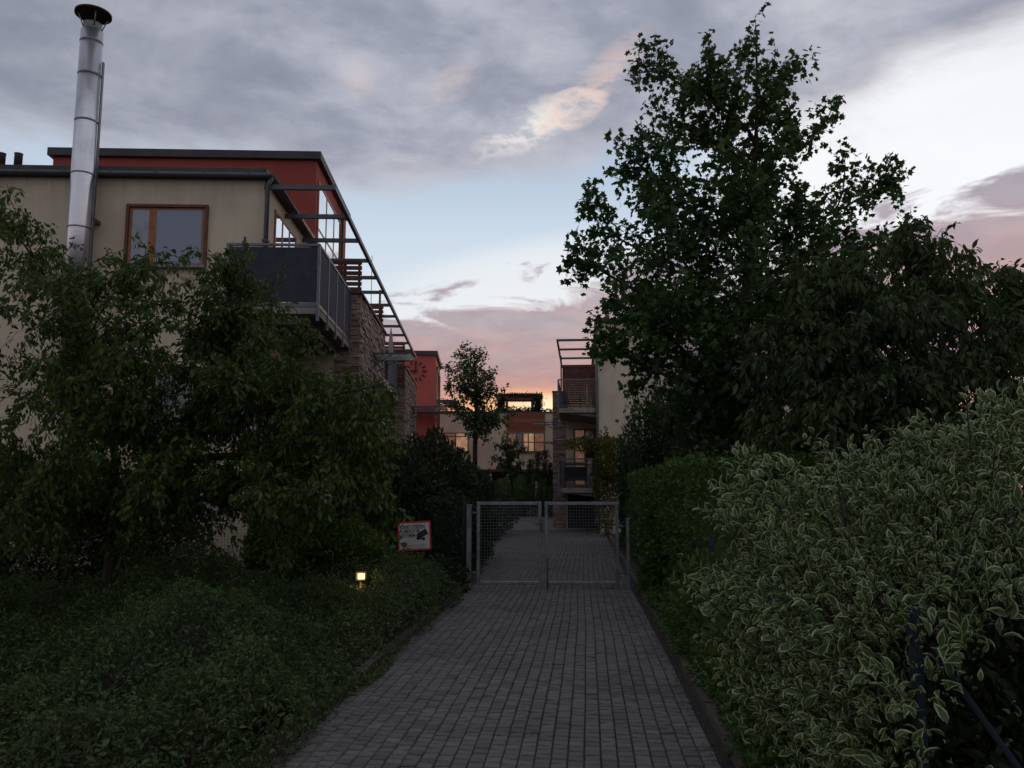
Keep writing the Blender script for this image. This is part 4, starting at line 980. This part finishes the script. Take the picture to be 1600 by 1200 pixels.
x, y = p[:,0], p[:,1]; dry = (np.sin(x*1.3+2)+np.sin(y*1.1+x)+1.9*(y < 6.0-.3*np.sin(x*3))+rng.standard_normal(len(p))*.7) > 1.9
p = p-np.array([-4, 8, 0])
for nm, ms, mt2, sz in (('foliage', ~dry, LM['cover'], .037), ('dry_foliage', dry, LM['dry'], .030)):
    q = p[ms]; n_ = len(q); s_ = sz*np.clip(1+.3*rng.standard_normal(n_), .4, 1.8)
    tn = np.clip(.45+.2*rng.standard_normal(n_)+.35*lowf(q, 1.6), 0, 1)
    ob = leaves(nm, mt2, cvr, q, rng.standard_normal((n_,3))+np.array([0,0,.35]), rng.standard_normal((n_,3))*.55+np.array([0,0,1]), s_, T_O if nm == 'foliage' else T_S, tn)
    ob['kind'] = 'stuff'
sp_, sa_, sn_ = [], [], []; stm = MB()
for _ in range(1500):
    yy = 3.4+9.2*random.random(); x_e = -.508-HW/math.cos(PA)+math.tan(PA)*yy-.12; xx = x_e-(yy*.5+1)*random.random()
    if abs(xx-lampx*yy/lampy) < .2 and lampy-2.5 < yy < lampy: continue
    b_ = Vector((xx+4, yy-8, float(cover_h(np.array([xx]), np.array([yy]))[0])-.05)); L_ = random.uniform(.08, .26); dd_ = Vector((random.gauss(0,.4), random.gauss(0,.4), 1)).normalized()
    stm.tube([b_, b_+dd_*L_*.6, b_+dd_*L_+Vector((dd_.x, dd_.y, -.2))*L_*.2], [.002, .0015, .001], 3, False)
    for h in range(int(6+L_*40)):
        t_ = .3+.7*random.random(); sp_.append(tuple(b_+dd_*L_*t_)); v_ = rvec(); sa_.append((v_.x, v_.y, .3)); sn_.append((v_.y*.4, v_.x*.4, 1))
o1 = stm.build('shoot_stem', MT['bark'], cvr); o1['kind'] = 'stuff'
o1 = leaves('shoot', LM['hedge'], cvr, np.array(sp_), np.array(sa_), np.array(sn_), .032*np.clip(1+.35*rng.standard_normal(len(sp_)), .4, 2), T_O); o1['kind'] = 'stuff'
ob = MB(); nx, ny = 40, 50
gx_ = [[None]*(ny+1) for _ in range(nx+1)]
for i in range(nx+1):
    for j in range(ny+1):
        yy = 2.0+11.2*j/ny; x_e = -.508-HW/math.cos(PA)+math.tan(PA)*yy-.16; xx = x_e-9.5*(i/nx)**1.3
        ob.v.append((xx, yy, max(.01, float(cover_h(np.array([xx]), np.array([yy]))[0])-.24)))
for i in range(nx):
    for j in range(ny):
        a = i*(ny+1)+j; ob.f.append((a, a+1, a+ny+2, a+ny+1)); ob.t.append(.5); ob.sm.append(True)
tag(ob.build('soil_bed', MT['soil']), kind='structure')

# weeds and fallen leaves at the path edges
N = 900; s_ = rng.random(N)*13; sd = np.where(rng.random(N) < .5, -1, 1); off = np.where(rng.random(N) < .85, HW-.02-np.abs(rng.standard_normal(N))*.06, rng.random(N)*2*HW-HW)
pp = np.array([tuple(PX(a, b*c if abs(c) else 0, .006)) for a, b, c in zip(s_, sd, off)])
o_ = leaves('fallen_leaves', LM['dry'], None, pp, np.stack([rng.standard_normal(N), rng.standard_normal(N), rng.random(N)*.15], 1), np.stack([rng.standard_normal(N)*.2, rng.standard_normal(N)*.2, np.ones(N)], 1), .028, T_S)
tag(o_, 'scattered dry leaves lying along the edges of the cobbled path', 'fallen leaves', kind='stuff')

# ------------------------------------------------------------------ variegated shrub, front right
ve = [(2.02,4.1,1.08,1.04,.95,.72), (2.75,4.0,1.34,1.0,.9,.72), (1.95,3.4,.70,.74,.6,.70), (3.3,3.8,1.52,1.0,.9,.68), (1.85,3.6,.2,.66,.7,.5), (2.6,3.3,.3,.6,.5,.35)]
def keepv(p):
    hole = ((p[:,0]-2.0)/.60)**2+((p[:,2]-.66)/.36)**2+((p[:,1]-2.75)/.95)**2 < 1
    h2 = ((p[:,0]-1.95)/.30)**2+((p[:,2]-.98)/.16)**2+((p[:,1]-2.9)/.9)**2 < 1
    return ~((hole | h2) & (rng.random(len(p)) < .93))
vs = shrub('variegated_shrub', ve, 50000, LM['varieg'], .052, T_V, 'large variegated shrub with cream-edged green leaves at the front right', up=.45, lump=.26, inner=.30, stems=110, keep=keepv)
# loose shoots with pairs of broader leaves standing out of the mass
A_ = np.array(ve); fb = [c for c in vs.children if c.name.startswith('foliage')][0]
vp = np.empty(len(fb.data.vertices)*3, np.float32); fb.data.vertices.foreach_get('co', vp); vp = vp.reshape(-1, 3)[::9]
q_, a_, n_, st_, sz_ = [], [], [], MB(), []
cen = Vector((.3, 0, .8))
for k in range(620):
    b_ = Vector(vp[rng.integers(len(vp))]); o2 = (b_-cen); o2 = o2.normalized() if o2.length > 0 else Vector((0,0,1))
    dd_ = (o2*.8+Vector((0,0,.55))+rvec()*.45).normalized(); L_ = random.uniform(.10, .26); e_ = b_+dd_*L_
    st_.tube([b_-dd_*.15, b_+dd_*L_*.5, e_], [.004, .0028, .0015], 4, False)
    np_ = int(3+L_*14); side = dd_.orthogonal().normalized()
    for h in range(np_):
        t_ = (h+.5)/np_; side = (Matrix.Rotation(1.57+random.gauss(0,.2), 3, dd_) @ side)
        for sg in (-1, 1):
            q_.append(tuple(b_+dd_*L_*t_)); ax_ = side*sg*(.9-.45*t_)+dd_*(.45+.5*t_)-Vector((0,0,.12)); a_.append(tuple(ax_)); nn_ = dd_-ax_*.4+rvec()*.15; n_.append(tuple(nn_)); sz_.append(random.uniform(.045, .078)*(1-.35*t_))
ob = st_.build('shoots', MT['bark'], vs); ob['kind'] = 'stuff'
leaves('shoot_foliage', LM['varieg'], vs, np.array(q_), np.array(a_), np.array(n_), np.array(sz_), leaf_oval(.52, .10, .18))
shrub('leafy_shrub', [(2.9,4.4,.6,1.2,.8,.7), (2.6,3.5,.2,.8,.5,.5), (2.35,3.5,.55,.75,.45,.5)], 24000, LM['dark'], .06, T_O, 'dark undergrowth bush beneath the variegated shrub', stems=20)
